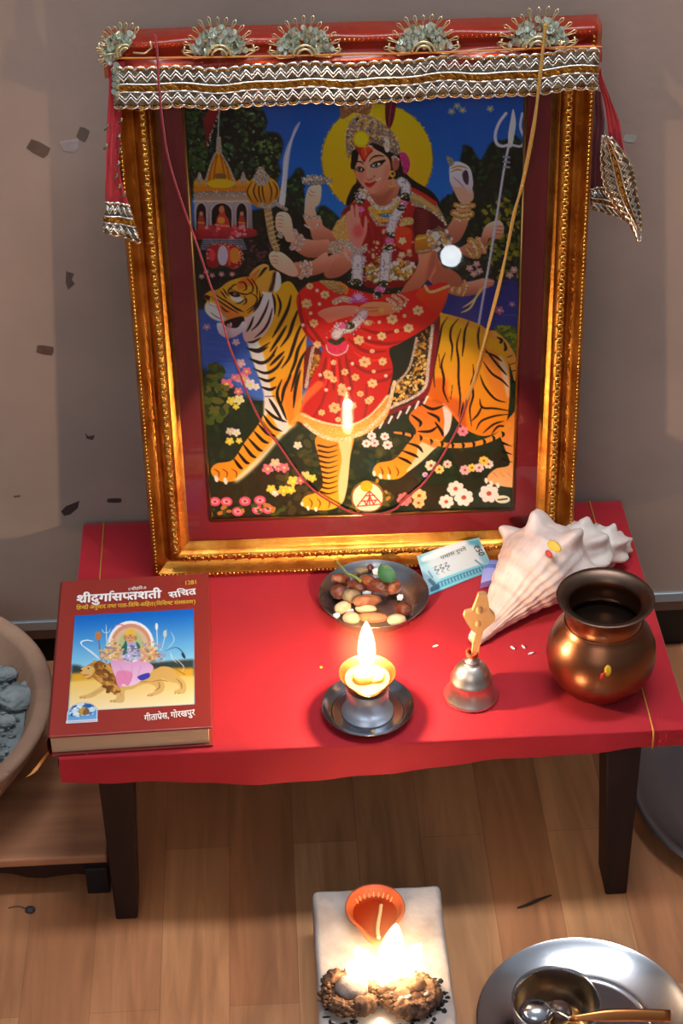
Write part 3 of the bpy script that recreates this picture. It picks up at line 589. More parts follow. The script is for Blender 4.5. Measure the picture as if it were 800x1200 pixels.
    p.poly([(196, 575), (215, 552), (248, 555), (270, 580), (235, 598)], (20, 14, 16)); p.poly([(206, 574), (222, 560), (250, 568), (236, 588)], (206, 196, 196)); p.ell(226, 572, 13, 13, (26, 16, 14))
    p.line([(310, 480), (375, 470), (440, 490)], 9, (150, 90, 76), alpha=.5, taper='both'); p.line([(282, 540), (272, 600), (280, 650)], 12, (180, 116, 96), taper='both', alpha=.7); p.line([(300, 540), (300, 630)], 12, (226, 178, 156), taper='both', alpha=.6)
    p.line([(280, 650), (305, 664), (330, 655), (345, 640)], 8, (130, 70, 60), taper='both'); p.ell(352, 632, 6, 6, (60, 30, 30))
    p.poly([(268, 690), (290, 685), (315, 690), (340, 680), (375, 672), (350, 705), (320, 728), (290, 722)], (168, 40, 48)); p.line([(272, 694), (315, 700), (370, 676)], 5, (90, 16, 26), taper='both'); p.glitter([(380, 670), (400, 655)], 8, 4, 8)
    p.poly([(500, 490), (530, 465), (560, 480), (566, 530), (548, 575), (515, 580)], (150, 90, 78)); p.glitter([(500, 490), (530, 465), (562, 490)], 24, 4, 4)
    p.ell(506, 612, 27, 30, (196, 150, 60)); p.ell(510, 610, 13, 14, (70, 50, 40)); p.line([(470, 710), (500, 718), (540, 706)], 14, (206, 150, 70), taper='both'); p.line([(510, 640), (512, 700)], 10, (190, 150, 80)); p.line([(230, 745), (262, 770), (300, 780)], 24, (176, 140, 110), tex=20)
    p.poly([(565, 440), (610, 430), (648, 480), (656, 550), (630, 610), (600, 600), (590, 530)], (176, 50, 120), (150, 30, 100), tex=14)
    # crown
    p.poly([(130, 480), (110, 380), (110, 280), (130, 200), (180, 130), (260, 110), (350, 130), (420, 180), (480, 220), (540, 310), (575, 430), (540, 450), (480, 420), (420, 380), (340, 350), (250, 380), (180, 400), (150, 450)], (136, 122, 112), (112, 98, 90), tex=20)
    for x, y in ((295, 155), (390, 215), (450, 222), (520, 305), (240, 190), (160, 250), (340, 270), (430, 300)): p.ell(x, y, 24, 24, (156, 124, 70)); p.ell(x, y, 12, 12, (120, 96, 60))
    p.ell(212, 152, 18, 18, (22, 22, 24)); p.poly([(435, 310), (470, 300), (485, 400), (460, 430), (440, 400)], (196, 180, 180), tex=16)
    p.glitter([(130, 460), (115, 300), (180, 140), (300, 120), (420, 190), (540, 320), (570, 430)], 110, 4, 14); p.dots([(120, 300), (250, 130), (420, 200), (540, 420), (340, 330), (150, 420)], 140, 6, [(170, 156, 140), (96, 84, 76), (184, 150, 96)])
    p.poly([(60, 10), (100, -20), (260, -20), (325, 10), (315, 90), (270, 110), (180, 90), (130, 120), (70, 140)], (128, 92, 64), tex=14)
    for x, y in ((110, 40), (195, 30), (275, 40)): p.ell(x, y, 36, 36, (150, 90, 44)); p.ell(x, y, 18, 18, (120, 110, 96)); p.glitter([(x-34, y), (x+34, y)], 16, 4, 20)
    p.poly([(445, 40), (470, -10), (535, -10), (530, 90), (505, 190), (478, 225), (450, 170)], (104, 26, 44), (80, 20, 36)); p.line([(500, 0), (485, 110), (478, 220)], 6, (160, 70, 90))
    p.ell(240, 316, 70, 72, (220, 150, 14)); p.ell(240, 314, 56, 58, (238, 178, 24), tex=6); p.line([(250, 370), (282, 392)], 22, (226, 166, 20), taper='end')
    # ---- skirt over the lap
    crop((0, 0, 1))
    S1, S2 = (186, 34, 34), (150, 22, 28)
    skirt = [(347, 352), (355, 338), (368, 331), (385, 330), (410, 338), (440, 345), (470, 344), (500, 336), (524, 332), (522, 350), (508, 378), (470, 402), (456, 410), (460, 430), (458, 448), (448, 478), (430, 500), (416, 510), (395, 516), (372, 510), (350, 494), (352, 480), (366, 440), (378, 410), (366, 402), (354, 384)]
    p.poly(skirt, S1, S2, sm=True)
    crop(G)
    p.poly([(100, 640), (150, 600), (210, 660), (150, 800), (90, 900), (90, 760)], (96, 20, 28)); p.line([(152, 620), (130, 740), (105, 880)], 22, (160, 150, 140), tex=24); p.dots([(160, 660), (200, 690), (150, 800), (130, 800)], 40, 7, [(170, 130, 60), (120, 90, 40)])
    for a in (((60, 260), (70, 400), (110, 520), (200, 600)), ((110, 440), (180, 540), (230, 600)), ((400, 500), (480, 560), (640, 590), (760, 570)), ((390, 560), (500, 640), (640, 640)), ((390, 700), (520, 780), (680, 760)), ((460, 480), (600, 520), (780, 490)), ((370, 660), (390, 780), (420, 900)), ((240, 680), (220, 780), (190, 880)), ((330, 690), (340, 800), (360, 910)), ((280, 680), (290, 790), (290, 900)), ((520, 850), (640, 830), (690, 780))): p.line(a, 24, (110, 14, 22), taper='both', alpha=.65)
    for a in (((90, 250), (110, 380), (170, 500)), ((420, 540), (560, 610), (680, 610)), ((260, 690), (250, 800), (220, 900)), ((310, 690), (315, 800), (320, 900)), ((420, 640), (520, 700), (660, 690))): p.line(a, 16, (212, 60, 50), taper='both', alpha=.6)
    crop(C)
    for a in (((600, 420), (570, 520), (520, 600)), ((650, 420), (640, 540), (620, 640)), ((690, 420), (700, 540), (710, 640)), ((760, 440), (760, 540), (740, 620))): p.line(a, 12, (116, 14, 22), taper='both', alpha=.6)
    p.poly([(440, 600), (490, 560), (560, 600), (640, 620), (720, 610), (800, 560), (860, 480), (872, 500), (840, 590), (760, 650), (690, 672), (620, 680), (540, 650), (480, 600)], (206, 120, 50), (220, 160, 90), tex=14); p.line([(500, 610), (560, 655), (640, 678), (720, 656), (790, 610), (850, 540), (880, 430)], 16, (196, 170, 140), tex=26)
    p.line([(480, 565), (540, 590), (620, 612), (700, 612), (780, 570), (850, 490)], 10, (206, 180, 140), tex=26); p.line([(470, 580), (480, 520), (560, 440)], 34, (206, 140, 60), alpha=.6, soft=3)
    crop(G)
    for x, y, r in ((110, 322, 34), (232, 262, 30), (158, 452, 28), (180, 596, 26), (680, 428, 34), (785, 490, 26), (460, 566, 34), (612, 538, 28), (500, 712, 38), (620, 706, 26), (550, 856, 32), (436, 815, 26), (130, 205, 24), (290, 716, 20), (246, 790, 26), (290, 830, 24), (365, 780, 24), (345, 880, 26)): p.flower(x, y, r, (196, 160, 110), (150, 110, 60), n=6); p.glitter([(x-r*.4, y), (x+r*.4, y)], 6, 3.5, r*.3)
    for x, y in ((196, 324), (136, 386), (180, 234), (84, 466), (596, 446), (708, 506), (530, 550), (416, 724), (766, 404), (560, 776), (640, 806), (544, 640), (240, 900), (200, 800), (394, 890)): p.ell(x, y, 12, 12, (206, 176, 160), tex=16)
    crop(C)
    for x, y, r in ((660, 470, 22), (625, 540, 24), (700, 530, 18), (600, 400, 20), (735, 480, 14), (770, 510, 16), (640, 590, 12), (570, 560, 14), (790, 435, 16)): p.flower(x, y, r, (196, 160, 120), (160, 120, 70), n=6)
    crop(D)
    for x, y, r in ((290, 125, 22), (180, 162, 22), (250, 200, 20), (135, 235, 18), (95, 435, 18), (62, 345, 22), (138, 345, 16), (90, 500, 12), (232, 148, 8), (200, 212, 9), (95, 298, 10), (100, 385, 8)): p.flower(x, y, r, (200, 170, 130), (160, 120, 70), n=6)
    p.poly([(320, 20), (340, 45), (410, 30), (420, 50), (400, 110), (370, 150), (330, 110), (280, 60)], (196, 84, 30), (170, 40, 30), alpha=.85); p.line([(320, 20), (345, 46), (420, 20)], 12, (200, 160, 110), tex=20)
    # ornaments, feet and hands in the lap
    crop(G)
    p.poly([(195, 170), (240, 165), (330, 175), (375, 210), (370, 250), (320, 255), (260, 225)], (160, 136, 90), (140, 110, 70), tex=22); p.line([(330, 180), (380, 215), (372, 255)], 16, (206, 120, 40))
    p.poly([(185, 395), (200, 370), (270, 345), (380, 335), (450, 340), (470, 365), (420, 400), (330, 425), (260, 450), (225, 425)], (206, 140, 116), (190, 110, 90)); p.line([(300, 310), (350, 290), (400, 300)], 40, (170, 150, 130), tex=26)
    p.poly([(465, 345), (520, 315), (600, 310), (680, 320), (720, 350), (690, 385), (620, 400), (540, 405), (500, 380)], (206, 146, 104), (190, 116, 80))
    for a in (((480, 350), (540, 350), (600, 345)), ((500, 375), (560, 372), (610, 365))): p.line(a, 6, SKD, taper='both')
    p.ell(610, 368, 18, 16, (196, 150, 70), tex=16)
    for a, w in ((((690, 270), (740, 310), (720, 370)), 26), (((650, 290), (700, 320), (690, 370)), 22), (((720, 255), (775, 290), (760, 340)), 14)): p.line(a, w, (176, 140, 110), tex=26); p.glitter(a, 14, 4, 10)
    strand([(450, 20), (450, 160)], 70); strand([(640, 0), (630, 150)], 66); strand([(490, 390), (440, 450), (390, 490)], 64); strand([(340, 480), (310, 530)], 70)
    for x, y, c, r in ((440, 180, GRN, 34), (620, 190, GRN, 34), (600, 230, PNK, 32), (585, 262, GRN, 30), (395, 470, GRN, 34), (345, 470, PNK, 28), (520, 450, (176, 150, 110), 26)): bead(x, y, c, r)
    for k in range(9): a = math.pi*k/8; p.line([(455, 300), (455+70*math.cos(a), 292-70*math.sin(a)*.9+20)], 26, (190, 120, 190) if k % 2 else (160, 84, 160), taper='end')
    for k in range(6): a = -.2-k*.5; p.line([(455, 290), (455+44*math.cos(a), 280+44*math.sin(a))], 16, (210, 160, 206), taper='end')
    p.poly([(240, 600), (265, 575), (310, 590), (365, 575), (388, 600), (370, 645), (310, 668), (255, 645)], (190, 50, 90), tex=10); p.line([(240, 600), (255, 645), (310, 668), (370, 645), (388, 600)], 8, (196, 170, 176), tex=20); p.line([(270, 570), (310, 585), (350, 560)], 30, GRN, tex=14)
    # ---- flowers in the grass
    crop(C)
    PK, YW, WH = (196, 100, 124), (206, 170, 80), (206, 188, 196)
    for x, y, r, c in ((165, 440, 28, PK), (235, 415, 28, (200, 140, 150)), (225, 350, 20, (190, 150, 170)), (265, 440, 24, WH), (215, 470, 18, PK), (200, 410, 16, PK), (250, 385, 20, PK), (290, 450, 16, WH), (185, 510, 20, YW), (218, 505, 22, (206, 190, 150)), (205, 535, 14, YW), (180, 640, 18, (176, 160, 160)), (206, 645, 18, WH), (178, 682, 18, YW), (218, 680, 14, YW), (205, 260, 16, (190, 150, 170)), (80, 195, 16, (140, 110, 150)),
                       (340, 800, 24, PK), (372, 776, 22, (206, 160, 150)), (410, 795, 22, PK), (385, 800, 14, PK), (468, 700, 18, (200, 180, 180)), (355, 886, 20, YW), (408, 892, 24, (200, 160, 70)), (448, 852, 24, YW), (500, 830, 22, (206, 170, 120)), (440, 890, 18, YW), (480, 850, 18, PK), (530, 840, 18, YW), (372, 905, 14, WH)): p.flower(x, y, r, c)
    for x, y in ((115, 940), (165, 940), (243, 938), (307, 934), (213, 982), (298, 974), (342, 972)): p.ell(x, y, 25, 20, (190, 80, 104), tex=10); p.ell(x, y, 16, 11, (216, 140, 150), tex=14); p.ell(x, y, 7, 5, (150, 40, 70))
    p.dots([(90, 960), (380, 955), (380, 995), (90, 995)], 20, 7, [(160, 110, 50), (60, 80, 40)])
    p.dots([(65, 380), (150, 370), (160, 560), (70, 600)], 70, 10, [(70, 84, 34), (40, 60, 30), (90, 90, 40)])
    crop(D)
    for x, y, r, c in ((92, 660, 18, WH), (148, 662, 18, WH), (70, 692, 18, WH), (105, 690, 18, (206, 170, 176)), (160, 698, 20, WH), (480, 640, 22, (190, 120, 140)), (345, 786, 24, (214, 180, 160)), (380, 802, 20, (200, 170, 110)), (415, 780, 18, (200, 170, 160)), (490, 805, 22, (190, 150, 160)), (520, 795, 18, YW), (550, 795, 20, (206, 170, 180)), (590, 780, 20, WH), (570, 765, 20, YW), (450, 885, 34, (220, 190, 180)), (485, 922, 38, (220, 196, 190)), (410, 940, 30, (214, 190, 180)), (592, 905, 40, (220, 190, 190)), (295, 915, 30, (206, 170, 120)), (232, 930, 30, (200, 110, 110)), (292, 945, 24, (206, 160, 120)), (320, 825, 12, (200, 160, 200))): p.flower(x, y, r, c, (150, 70, 50), n=7)
    p.ell(75, 920, 72, 70, (120, 90, 40)); p.dots([(0, 860), (75, 845), (150, 860), (155, 960), (0, 970)], 30, 8, [(150, 120, 50), (90, 80, 40)]); p.ell(75, 922, 64, 62, (222, 190, 164), tex=6)
    for a in (((30, 960), (82, 893), (136, 950), (30, 960)), ((52, 938), (118, 932)), ((66, 915), (104, 912)), ((82, 893), (84, 950)), ((60, 935), (70, 955), (84, 915), (100, 950), (110, 935))): p.line(a, 5, (168, 40, 46), sm=False)
    p.ell(70, 874, 26, 24, (226, 150, 40)); p.ell(650, 930, 32, 17, (196, 190, 170)); p.line([(632, 932), (668, 928)], 8, (60, 60, 56))
    return p
# ================================================================ the room
def floor_mat():
    m = mat('laminate_floor', (178, 128, 84), .38, bump=.05, bscale=60, stretch=(1, .1, 1)); nt = m.node_tree; b = nt.nodes['Principled BSDF']; L = nt.links
    tc = nt.nodes.new('ShaderNodeTexCoord'); mp = nt.nodes.new('ShaderNodeMapping'); mp.inputs['Rotation'].default_value = (0, 0, PI/2); mp.inputs['Location'].default_value = (.1, .015, 0); L.new(tc.outputs['Object'], mp.inputs[0])
    br = nt.nodes.new('ShaderNodeTexBrick'); br.offset = .37; br.inputs['Scale'].default_value = 1; br.inputs['Brick Width'].default_value = .34; br.inputs['Row Height'].default_value = .068; br.inputs['Mortar Size'].default_value = .0003; br.inputs['Bias'].default_value = -.1
    for k, c in (('Color1', (202, 146, 102)), ('Color2', (170, 110, 74)), ('Mortar', (150, 100, 68))): br.inputs[k].default_value = (*lin(c), 1)
    L.new(mp.outputs[0], br.inputs['Vector'])
    mp2 = nt.nodes.new('ShaderNodeMapping'); mp2.inputs['Scale'].default_value = (26, 2.2, 1); L.new(tc.outputs['Object'], mp2.inputs[0])
    n = nt.nodes.new('ShaderNodeTexNoise'); n.inputs['Scale'].default_value = 1.6; n.inputs['Detail'].default_value = 7; n.inputs['Distortion'].default_value = 1.2; L.new(mp2.outputs[0], n.inputs['Vector'])
    r = nt.nodes.new('ShaderNodeValToRGB'); r.color_ramp.elements[0].position = .35; r.color_ramp.elements[1].position = .65
    r.color_ramp.elements[0].color = (.74, .68, .62, 1); r.color_ramp.elements[1].color = (1.08, 1.05, 1.0, 1); L.new(n.outputs['Fac'], r.inputs[0])
    mx = nt.nodes.new('ShaderNodeMix'); mx.data_type = 'RGBA'; mx.blend_type = 'MULTIPLY'; mx.inputs['Factor'].default_value = 1
    L.new(br.outputs['Color'], mx.inputs['A']); L.new(r.outputs[0], mx.inputs['B']); L.new(mx.outputs['Result'], b.inputs['Base Color'])
    return m
bm = new(); box(bm, -3, 3, -3, WALL+.12, -.05, 0); struct('floor', bm, floor_mat())
wallm = mat('painted_wall', (180, 156, 142), .85, col2=(160, 140, 128), nscale=3.5, nmix=(.38, .62), bump=.12, bscale=90)
bm = new(); box(bm, -3, 3, WALL, WALL+.1, .09, 3.0); struct('wall_back', bm, wallm)
bm = new(); box(bm, -3, 3, WALL-.004, WALL+.1, .0775, .09, .001); struct('trim_1', bm, mat('aluminium_strip', (176, 186, 192), .42, .55))
bm = new(); box(bm, -3, 3, WALL, WALL+.1, .062, .0775); struct('trim_2', bm, mat('brown_band', (120, 92, 78), .7))
bm = new(); box(bm, -3, 3, WALL+.012, WALL+.1, 0, .062); struct('baseboard_back', bm, mat('dark_plinth', (18, 13, 12), .5))
# scraps of old tape and flaked paint on the wall
def scrap(x, y, w, h, rot, col, lab, seed, pts=None):
    p = atw(x, y, WALL-.0006); bm = new(); r = random.Random(seed); s = 1/1180
    o = pts or [(-w/2, -h/2), (-w*.1, -h*.56), (w/2, -h*.45), (w*.52, h*.1), (w*.4, h/2), (-w*.15, h*.46), (-w*.55, h*.3)]
    c, q = math.cos(rot), math.sin(rot)
    vs = [bm.verts.new((p.x+(a*c-b*q)*s, WALL-.00015-.0001*r.random(), p.z-(a*q+b*c)*s)) for a, b in o]; f = bm.faces.new(vs)
    e = bmesh.ops.extrude_face_region(bm, geom=[f])['geom']
    for v in e:
        if isinstance(v, bmesh.types.BMVert): v.co.y = WALL+.0008
    tag(obj('tape_scrap', bm, mat('scrap', tuple(min(255, k*1.22) for k in col), .7, col2=tuple(k*1.02 for k in col), nscale=60), None, False), lab, 'tape scrap')
scrap(45, 175, 24, 16, .5, (96, 76, 66), 'brown diamond of old tape high on the wall, far left', 1)
scrap(82, 172, 22, 15, -.1, (158, 146, 144), 'pale whitish tape scrap on the wall beside the brown diamond', 2, [(-11, -7), (11, -8), (8, 4), (2, 8), (-8, 4)])
scrap(97, 158, 12, 16, .4, (92, 78, 70), 'faint brown scrap above and right of the pale tape scrap', 3)
scrap(82, 329, 11, 26, .2, (88, 74, 66), 'narrow upright brown scrap on the wall midway down the left side', 4, [(-6, -12), (4, -10), (2, -2), (6, 4), (-1, 13), (-5, 4)])
scrap(53, 411, 20, 13, .15, (84, 62, 54), 'dark brown square scrap on the left wall, alone at mid height', 5)
scrap(105, 512, 14, 8, .3, (66, 56, 54), 'small ragged dark scrap on the wall left of the frame', 6, [(-7, -5), (-2, 0), (6, -4), (5, 4), (-3, 4)])
scrap(83, 596, 30, 14, -.45, (58, 44, 42), 'largest dark scrap low on the wall above the left end of the table', 7, [(-14, -2), (-4, -6), (16, -5), (8, 4), (-6, 8), (-14, 6)])
scrap(134, 587, 18, 7, 0, (62, 48, 46), 'thin dark scrap low on the wall touching the frame side', 8)
scrap(20, 582, 9, 3, -.1, (96, 72, 60), 'tiny brown fleck low on the far left wall', 9)
scrap(738, 163, 14, 9, .1, (160, 156, 150), 'faint whitish smear of tape on the wall right of the red veil', 10)
# ================================================================ light
w = bpy.data.worlds.new('room_light'); bpy.context.scene.world = w; w.use_nodes = True; nt = w.node_tree; bg = nt.nodes['Background']
tc = nt.nodes.new('ShaderNodeTexCoord'); sx = nt.nodes.new('ShaderNodeSeparateXYZ'); r = nt.nodes.new('ShaderNodeValToRGB')
nt.links.new(tc.outputs['Generated'], sx.inputs[0]); mr = nt.nodes.new('ShaderNodeMapRange'); mr.inputs[1].default_value = -1; nt.links.new(sx.outputs[2], mr.inputs[0]); nt.links.new(mr.outputs[0], r.inputs[0])
e = r.color_ramp.elements; e[0].position = .3; e[0].color = (.10, .075, .06, 1); e[1].position = 1; e[1].color = (.80, .88, 1.0, 1); k = e.new(.55); k.color = (.22, .23, .25, 1)
nt.links.new(r.outputs[0], bg.inputs[0]); bg.inputs[1].default_value = .46
vs = bpy.context.scene.view_settings; vs.view_transform = 'Standard'; vs.look = 'None'; vs.exposure = 0; vs.gamma = 1
GT = .02                        # the glass stands a touch steeper than its frame
GN = (FMAT.to_3x3() @ Vector((0, -math.cos(GT), -math.sin(GT)))).normalized(); GO = FMAT @ Vector((0, -.0025, .038))
def mirrored(x, y, dist):       # where a small bright thing must stand to show in the glass at (x, y)
    d = (FW + RT*((x-400)/FPX) - UP*((y-600)/FPX)).normalized(); p = CAM+d*((GO-CAM).dot(GN)/d.dot(GN)); return p+(d-GN*(2*d.dot(GN)))*dist
GLASS_SPOT = mirrored(528, 300, 1.35)
def lamp(name, kind, loc, power, col, size=.01, rot=(0, 0, 0), sy=None):
    d = bpy.data.lights.new(name, kind); d.energy = power; d.color = col
    if kind == 'AREA':
        d.size = size
        if sy: d.shape = 'RECTANGLE'; d.size_y = sy
    else: d.shadow_soft_size = size
    o = bpy.data.objects.new(name, d); C.objects.link(o); o.location = loc; o.rotation_euler = rot; return o
lamp('ceiling_tube_light', 'AREA', (.25, .02, 2.6), 38, (.86, .93, 1.0), 1.2, (.12, 0, 0), .25)
lamp('glass_spot_light', 'POINT', GLASS_SPOT, .35, (.9, .96, 1.0), .018)  # added unseen light; its mirror image makes the white spot in the glass
lamp('window_light', 'AREA', (-.7, -2.7, 2.1), 14, (.92, .96, 1.0), 1.5, (math.radians(64), 0, math.radians(-13)))
lamp('table_lamp_flame', 'POINT', (-.004, .048, .322), 2.3, (1, .70, .44), .005)
lamp('brick_fire_flame', 'POINT', (.0, -.160, .128), .34, (1, .66, .38), .010)
def flame_mat(w0, core, halo, hr):
    """a teardrop core of glowing gas and an added wider glow imitating bloom, in a domain whose local z runs 0..1 through the flame"""
    m = bpy.data.materials.new('flame_and_bloom'); m.use_nodes = True; nt = m.node_tree; nt.nodes.remove(nt.nodes['Principled BSDF']); L = nt.links
    def M(op, a, b=None, c=None):
        n = nt.nodes.new('ShaderNodeMath'); n.operation = op
        for i, v in enumerate((a, b, c)):
            if v is None: continue
            if isinstance(v, (int, float)): n.inputs[i].default_value = v
            else: L.new(v, n.inputs[i])
        return n.outputs[0]
    tc = nt.nodes.new('ShaderNodeTexCoord'); s = nt.nodes.new('ShaderNodeSeparateXYZ'); L.new(tc.outputs['Object'], s.inputs[0])
    x, y, z = s.outputs; t = M('MINIMUM', M('MAXIMUM', z, .001), .999)
    rad = M('SQRT', M('ADD', M('MULTIPLY', x, x), M('MULTIPLY', y, y)))
    wd = M('ADD', M('MULTIPLY', M('MULTIPLY', M('POWER', t, .45), M('POWER', M('SUBTRACT', 1.0, t), .8)), w0*1.9), w0*.04)
    q = M('DIVIDE', rad, wd)
    c = nt.nodes.new('ShaderNodeMapRange'); c.interpolation_type = 'SMOOTHSTEP'; c.inputs[1].default_value = 1.0; c.inputs[2].default_value = .35; L.new(q, c.inputs[0])
    inz = M('MULTIPLY', M('GREATER_THAN', z, 0.0), M('LESS_THAN', z, 1.0)); cc = M('MULTIPLY', c.outputs[0], inz)
    zz = M('DIVIDE', M('SUBTRACT', z, .42), .95); d2 = M('ADD', M('MULTIPLY', zz, zz), M('MULTIPLY', M('MULTIPLY', rad, rad), 1/(hr*hr)))
    h = M('POWER', M('MAXIMUM', M('SUBTRACT', 1.0, d2), 0.0), 3.0)
    e1 = nt.nodes.new('ShaderNodeEmission'); e1.inputs[0].default_value = (1, .80, .48, 1); L.new(M('MULTIPLY', cc, core), e1.inputs[1])
    e2 = nt.nodes.new('ShaderNodeEmission'); e2.inputs[0].default_value = (1, .46, .16, 1); L.new(M('MULTIPLY', h, halo), e2.inputs[1])  # wide orange glow put round the flame to imitate bloom
    a = nt.nodes.new('ShaderNodeAddShader'); L.new(e1.outputs[0], a.inputs[0]); L.new(e2.outputs[0], a.inputs[1]); L.new(a.outputs[0], nt.nodes['Material Output'].inputs['Volume'])
    return m
def flame(name, base, h, w0, core, halo, hr, tilt=(0, 0)):
    bm = new(); bmesh.ops.create_icosphere(bm, subdivisions=3, radius=1)
    for v in bm.verts: v.co = Vector((v.co.x*hr, v.co.y*hr, .42+v.co.z*.95))
    o = obj(name, bm, flame_mat(w0, core, halo, hr), None); o.location = base; o.scale = (h, h, h); o.rotation_euler = (tilt[0], tilt[1], 0)
    return o
# ================================================================ the framed picture leaning on the wall
HW, FH, RW = .2246, .5785, .0405
fr = thing('picture_frame', 'large gold framed print of an eight-armed goddess on a tiger, leaning on the wall', 'picture'); fr.matrix_world = FMAT
goldm = mat('gilded_moulding', (212, 148, 62), .38, .95, col2=(160, 92, 30), nscale=40, nmix=(.3, .7), bump=.25, bscale=260)
goldb = mat('bright_gilding', (232, 178, 84), .24, 1, bump=.2, bscale=300)
PROF = [(0, -.018), (0, .004), (.0015, .0085), (.006, .0095), (.009, .006), (.013, .0015), (.017, .0005), (.0195, .003), (.021, .009), (.0235, .0125), (.0275, .013), (.0305, .0105), (.032, .006), (.036, .0045), (.039, .002), (.0405, .0015), (.0405, -.0055)]
def P3(side, w, d, t):          # a point of a rail: w from the outer edge, d towards the viewer, t along
    if side == 'l': return Vector((-HW+w, -d, w+(FH-2*w)*t))
    if side == 'r': return Vector((HW-w, -d, w+(FH-2*w)*t))
    if side == 'b': return Vector((-HW+w+(2*HW-2*w)*t, -d, w))
    return Vector((-HW+w+(2*HW-2*w)*t, -d, FH-w))
for side in 'lrbt':
    rail = new(); n = 24; L = FH if side in 'lr' else 2*HW
    rings = [[rail.verts.new(P3(side, w, d, i/n)) for w, d in PROF] for i in range(n+1)]
    for A, B in zip(rings, rings[1:]):
        for j in range(len(PROF)-1): rail.faces.new((A[j], A[j+1], B[j+1], B[j]))
    ro = sharp(obj('rail', rail, goldm, fr), 50)
    bd = new(); k = int(L/.0044)
    for i in range(1, k):
        p = P3(side, .0042, .0098, i/k); g = bmesh.ops.create_icosphere(bd, subdivisions=1, radius=.0019)['verts']
        for v in g: v.co = v.co+p
    obj('bead_row', bd, goldb, ro)
    sc = new(); k = int(round(L/.0162)); ax = (P3(side, .02, 0, 1)-P3(side, .02, 0, 0)).normalized(); cr = Vector((1, 0, 0)) if side in 'lr' else Vector((0, 0, 1))
    for i in range(1, k):
        p = P3(side, .0258, .0128, i/k)
        for s in (-1, 1):      # a pair of scrolls and a boss
            pts = []
            for q in range(9):
                a = -.6+q*.55; rr = .0042*(1-q*.06); pts.append(p+ax*(s*.0036+math.cos(a)*rr*s*.8)+cr*(math.sin(a)*rr)+Vector((0, -.0006, 0)))
            tube(sc, pts, lambda t: .0011*(1-.4*t), 5)
        g = bmesh.ops.create_icosphere(sc, subdivisions=1, radius=.0019)['verts']
        for v in g: v.co = v.co+p
        tube(sc, [p+ax*.0062-cr*.004, p+ax*.0078+Vector((0, -.0006, 0)), p+ax*.0062+cr*.004], .0007, 4)
    obj('scroll_ornament', sc, goldb, ro)
bm = new(); box(bm, -HW+.006, HW-.006, .014, .0215, .008, FH-.004, .002); obj('backing_board', bm, mat('board', (96, 70, 48), .8), fr, False)
def ring(x0, x1, z0, z1, a, b, c, d, y, m, name, th=.0):
    bm = new()
    o = [bm.verts.new((x, y, z)) for x, z in ((x0, z0), (x1, z0), (x1, z1), (x0, z1))]; i = [bm.verts.new((x, y-th, z)) for x, z in ((a, c), (b, c), (b, d), (a, d))]
    for k in range(4): bm.faces.new((o[k], o[(k+1) % 4], i[(k+1) % 4], i[k]))
    return obj(name, bm, m, fr, False)
A = .1603; AB, AT = .0645, .5178
ring(-HW+.039, HW-.039, .039, FH-.039, -A, A, AB, AT, 0, mat('crimson_mat_board', (140, 18, 36), .5, col2=(124, 14, 30), nscale=8), 'mat_board')
bm = new()
for pts in ([(-A, AB), (A, AB)], [(A, AB), (A, AT)], [(A, AT), (-A, AT)], [(-A, AT), (-A, AB)]):
    tube(bm, [(pts[0][0], -.0004, pts[0][1]), (pts[1][0], -.0004, pts[1][1])], .0019, 6)
obj('gold_fillet', bm, mat('gold_fillet', (214, 170, 96), .3, 1), fr)
pt = paint_goddess()
ys, xs = np.mgrid[0:pt.h, 0:pt.w]
P = np.stack([ART_U0+(xs+.5)/1500, np.full(xs.shape, .0012), ART_V1-(ys+.5)/1500], -1)
quad_grid('print', P, 255*np.minimum(1, 1.45*(np.clip(pt.b, 0, 255)/255)**1.16), print_mat('printed_picture', .5), fr)
bm = new(); v = [bm.verts.new(p) for p in ((-HW+.038, -.0025, .038), (HW-.038, -.0025, .038), (HW-.038, -.0025-GT*(FH-.076), FH-.038), (-HW+.038, -.0025-GT*(FH-.076), FH-.038))]; bm.faces.new(v); obj('glass', bm, glass_mat(), fr, False)

# ================================================================ the red veil with its lace over the top of the frame
ve = thing('red_veil', 'red gold-laced veil draped over the top of the picture frame', 'veil'); ve.matrix_world = FMAT
redsat = mat('red_satin', (196, 44, 26), .3, 0, col2=(170, 40, 16), nscale=14, coat=.4, bump=.1, bscale=120, sheen=.3)
_n = redsat.node_tree; _o = _n.nodes['Material Output']; _x = _n.nodes.new('ShaderNodeMixShader'); _t = _n.nodes.new('ShaderNodeBsdfTransparent'); _t.inputs[0].default_value = (1, .5, .25, 1); _x.inputs[0].default_value = .36
_n.links.new(_t.outputs[0], _x.inputs[1]); _n.links.new(_n.nodes['Principled BSDF'].outputs[0], _x.inputs[2]); _n.links.new(_x.outputs[0], _o.inputs['Surface'])   # thin cloth: the gilding glows through
redthin = mat('red_gauze', (186, 22, 40), .6, sheen=.5, bump=.2, bscale=500)
silver = mat('silver_lace', (176, 164, 142), .3, .85, col2=(112, 96, 72), nscale=140, bump=.9, bscale=700); zig = mat('silver_thread', (240, 236, 226), .22, .8); goldl = mat('gold_braid', (196, 140, 52), .32, .9, col2=(132, 84, 30), nscale=200, bump=.6, bscale=700)
prof = [(.0235, .520), (.0245, .555), (.0235, .5795), (.014, .5818), (.002, .5814), (-.007, .5800), (-.0118, .5755), (-.0105, .5690), (-.0098, .5640), (-.0130, .5605), (-.0162, .5570), (-.0172, .5530), (-.0172, .5480)]
N = 60; U0, U1 = -.2290, .2272; bm = new(); rows = []
pp = spline([(0, a, b) for a, b in prof], 4)
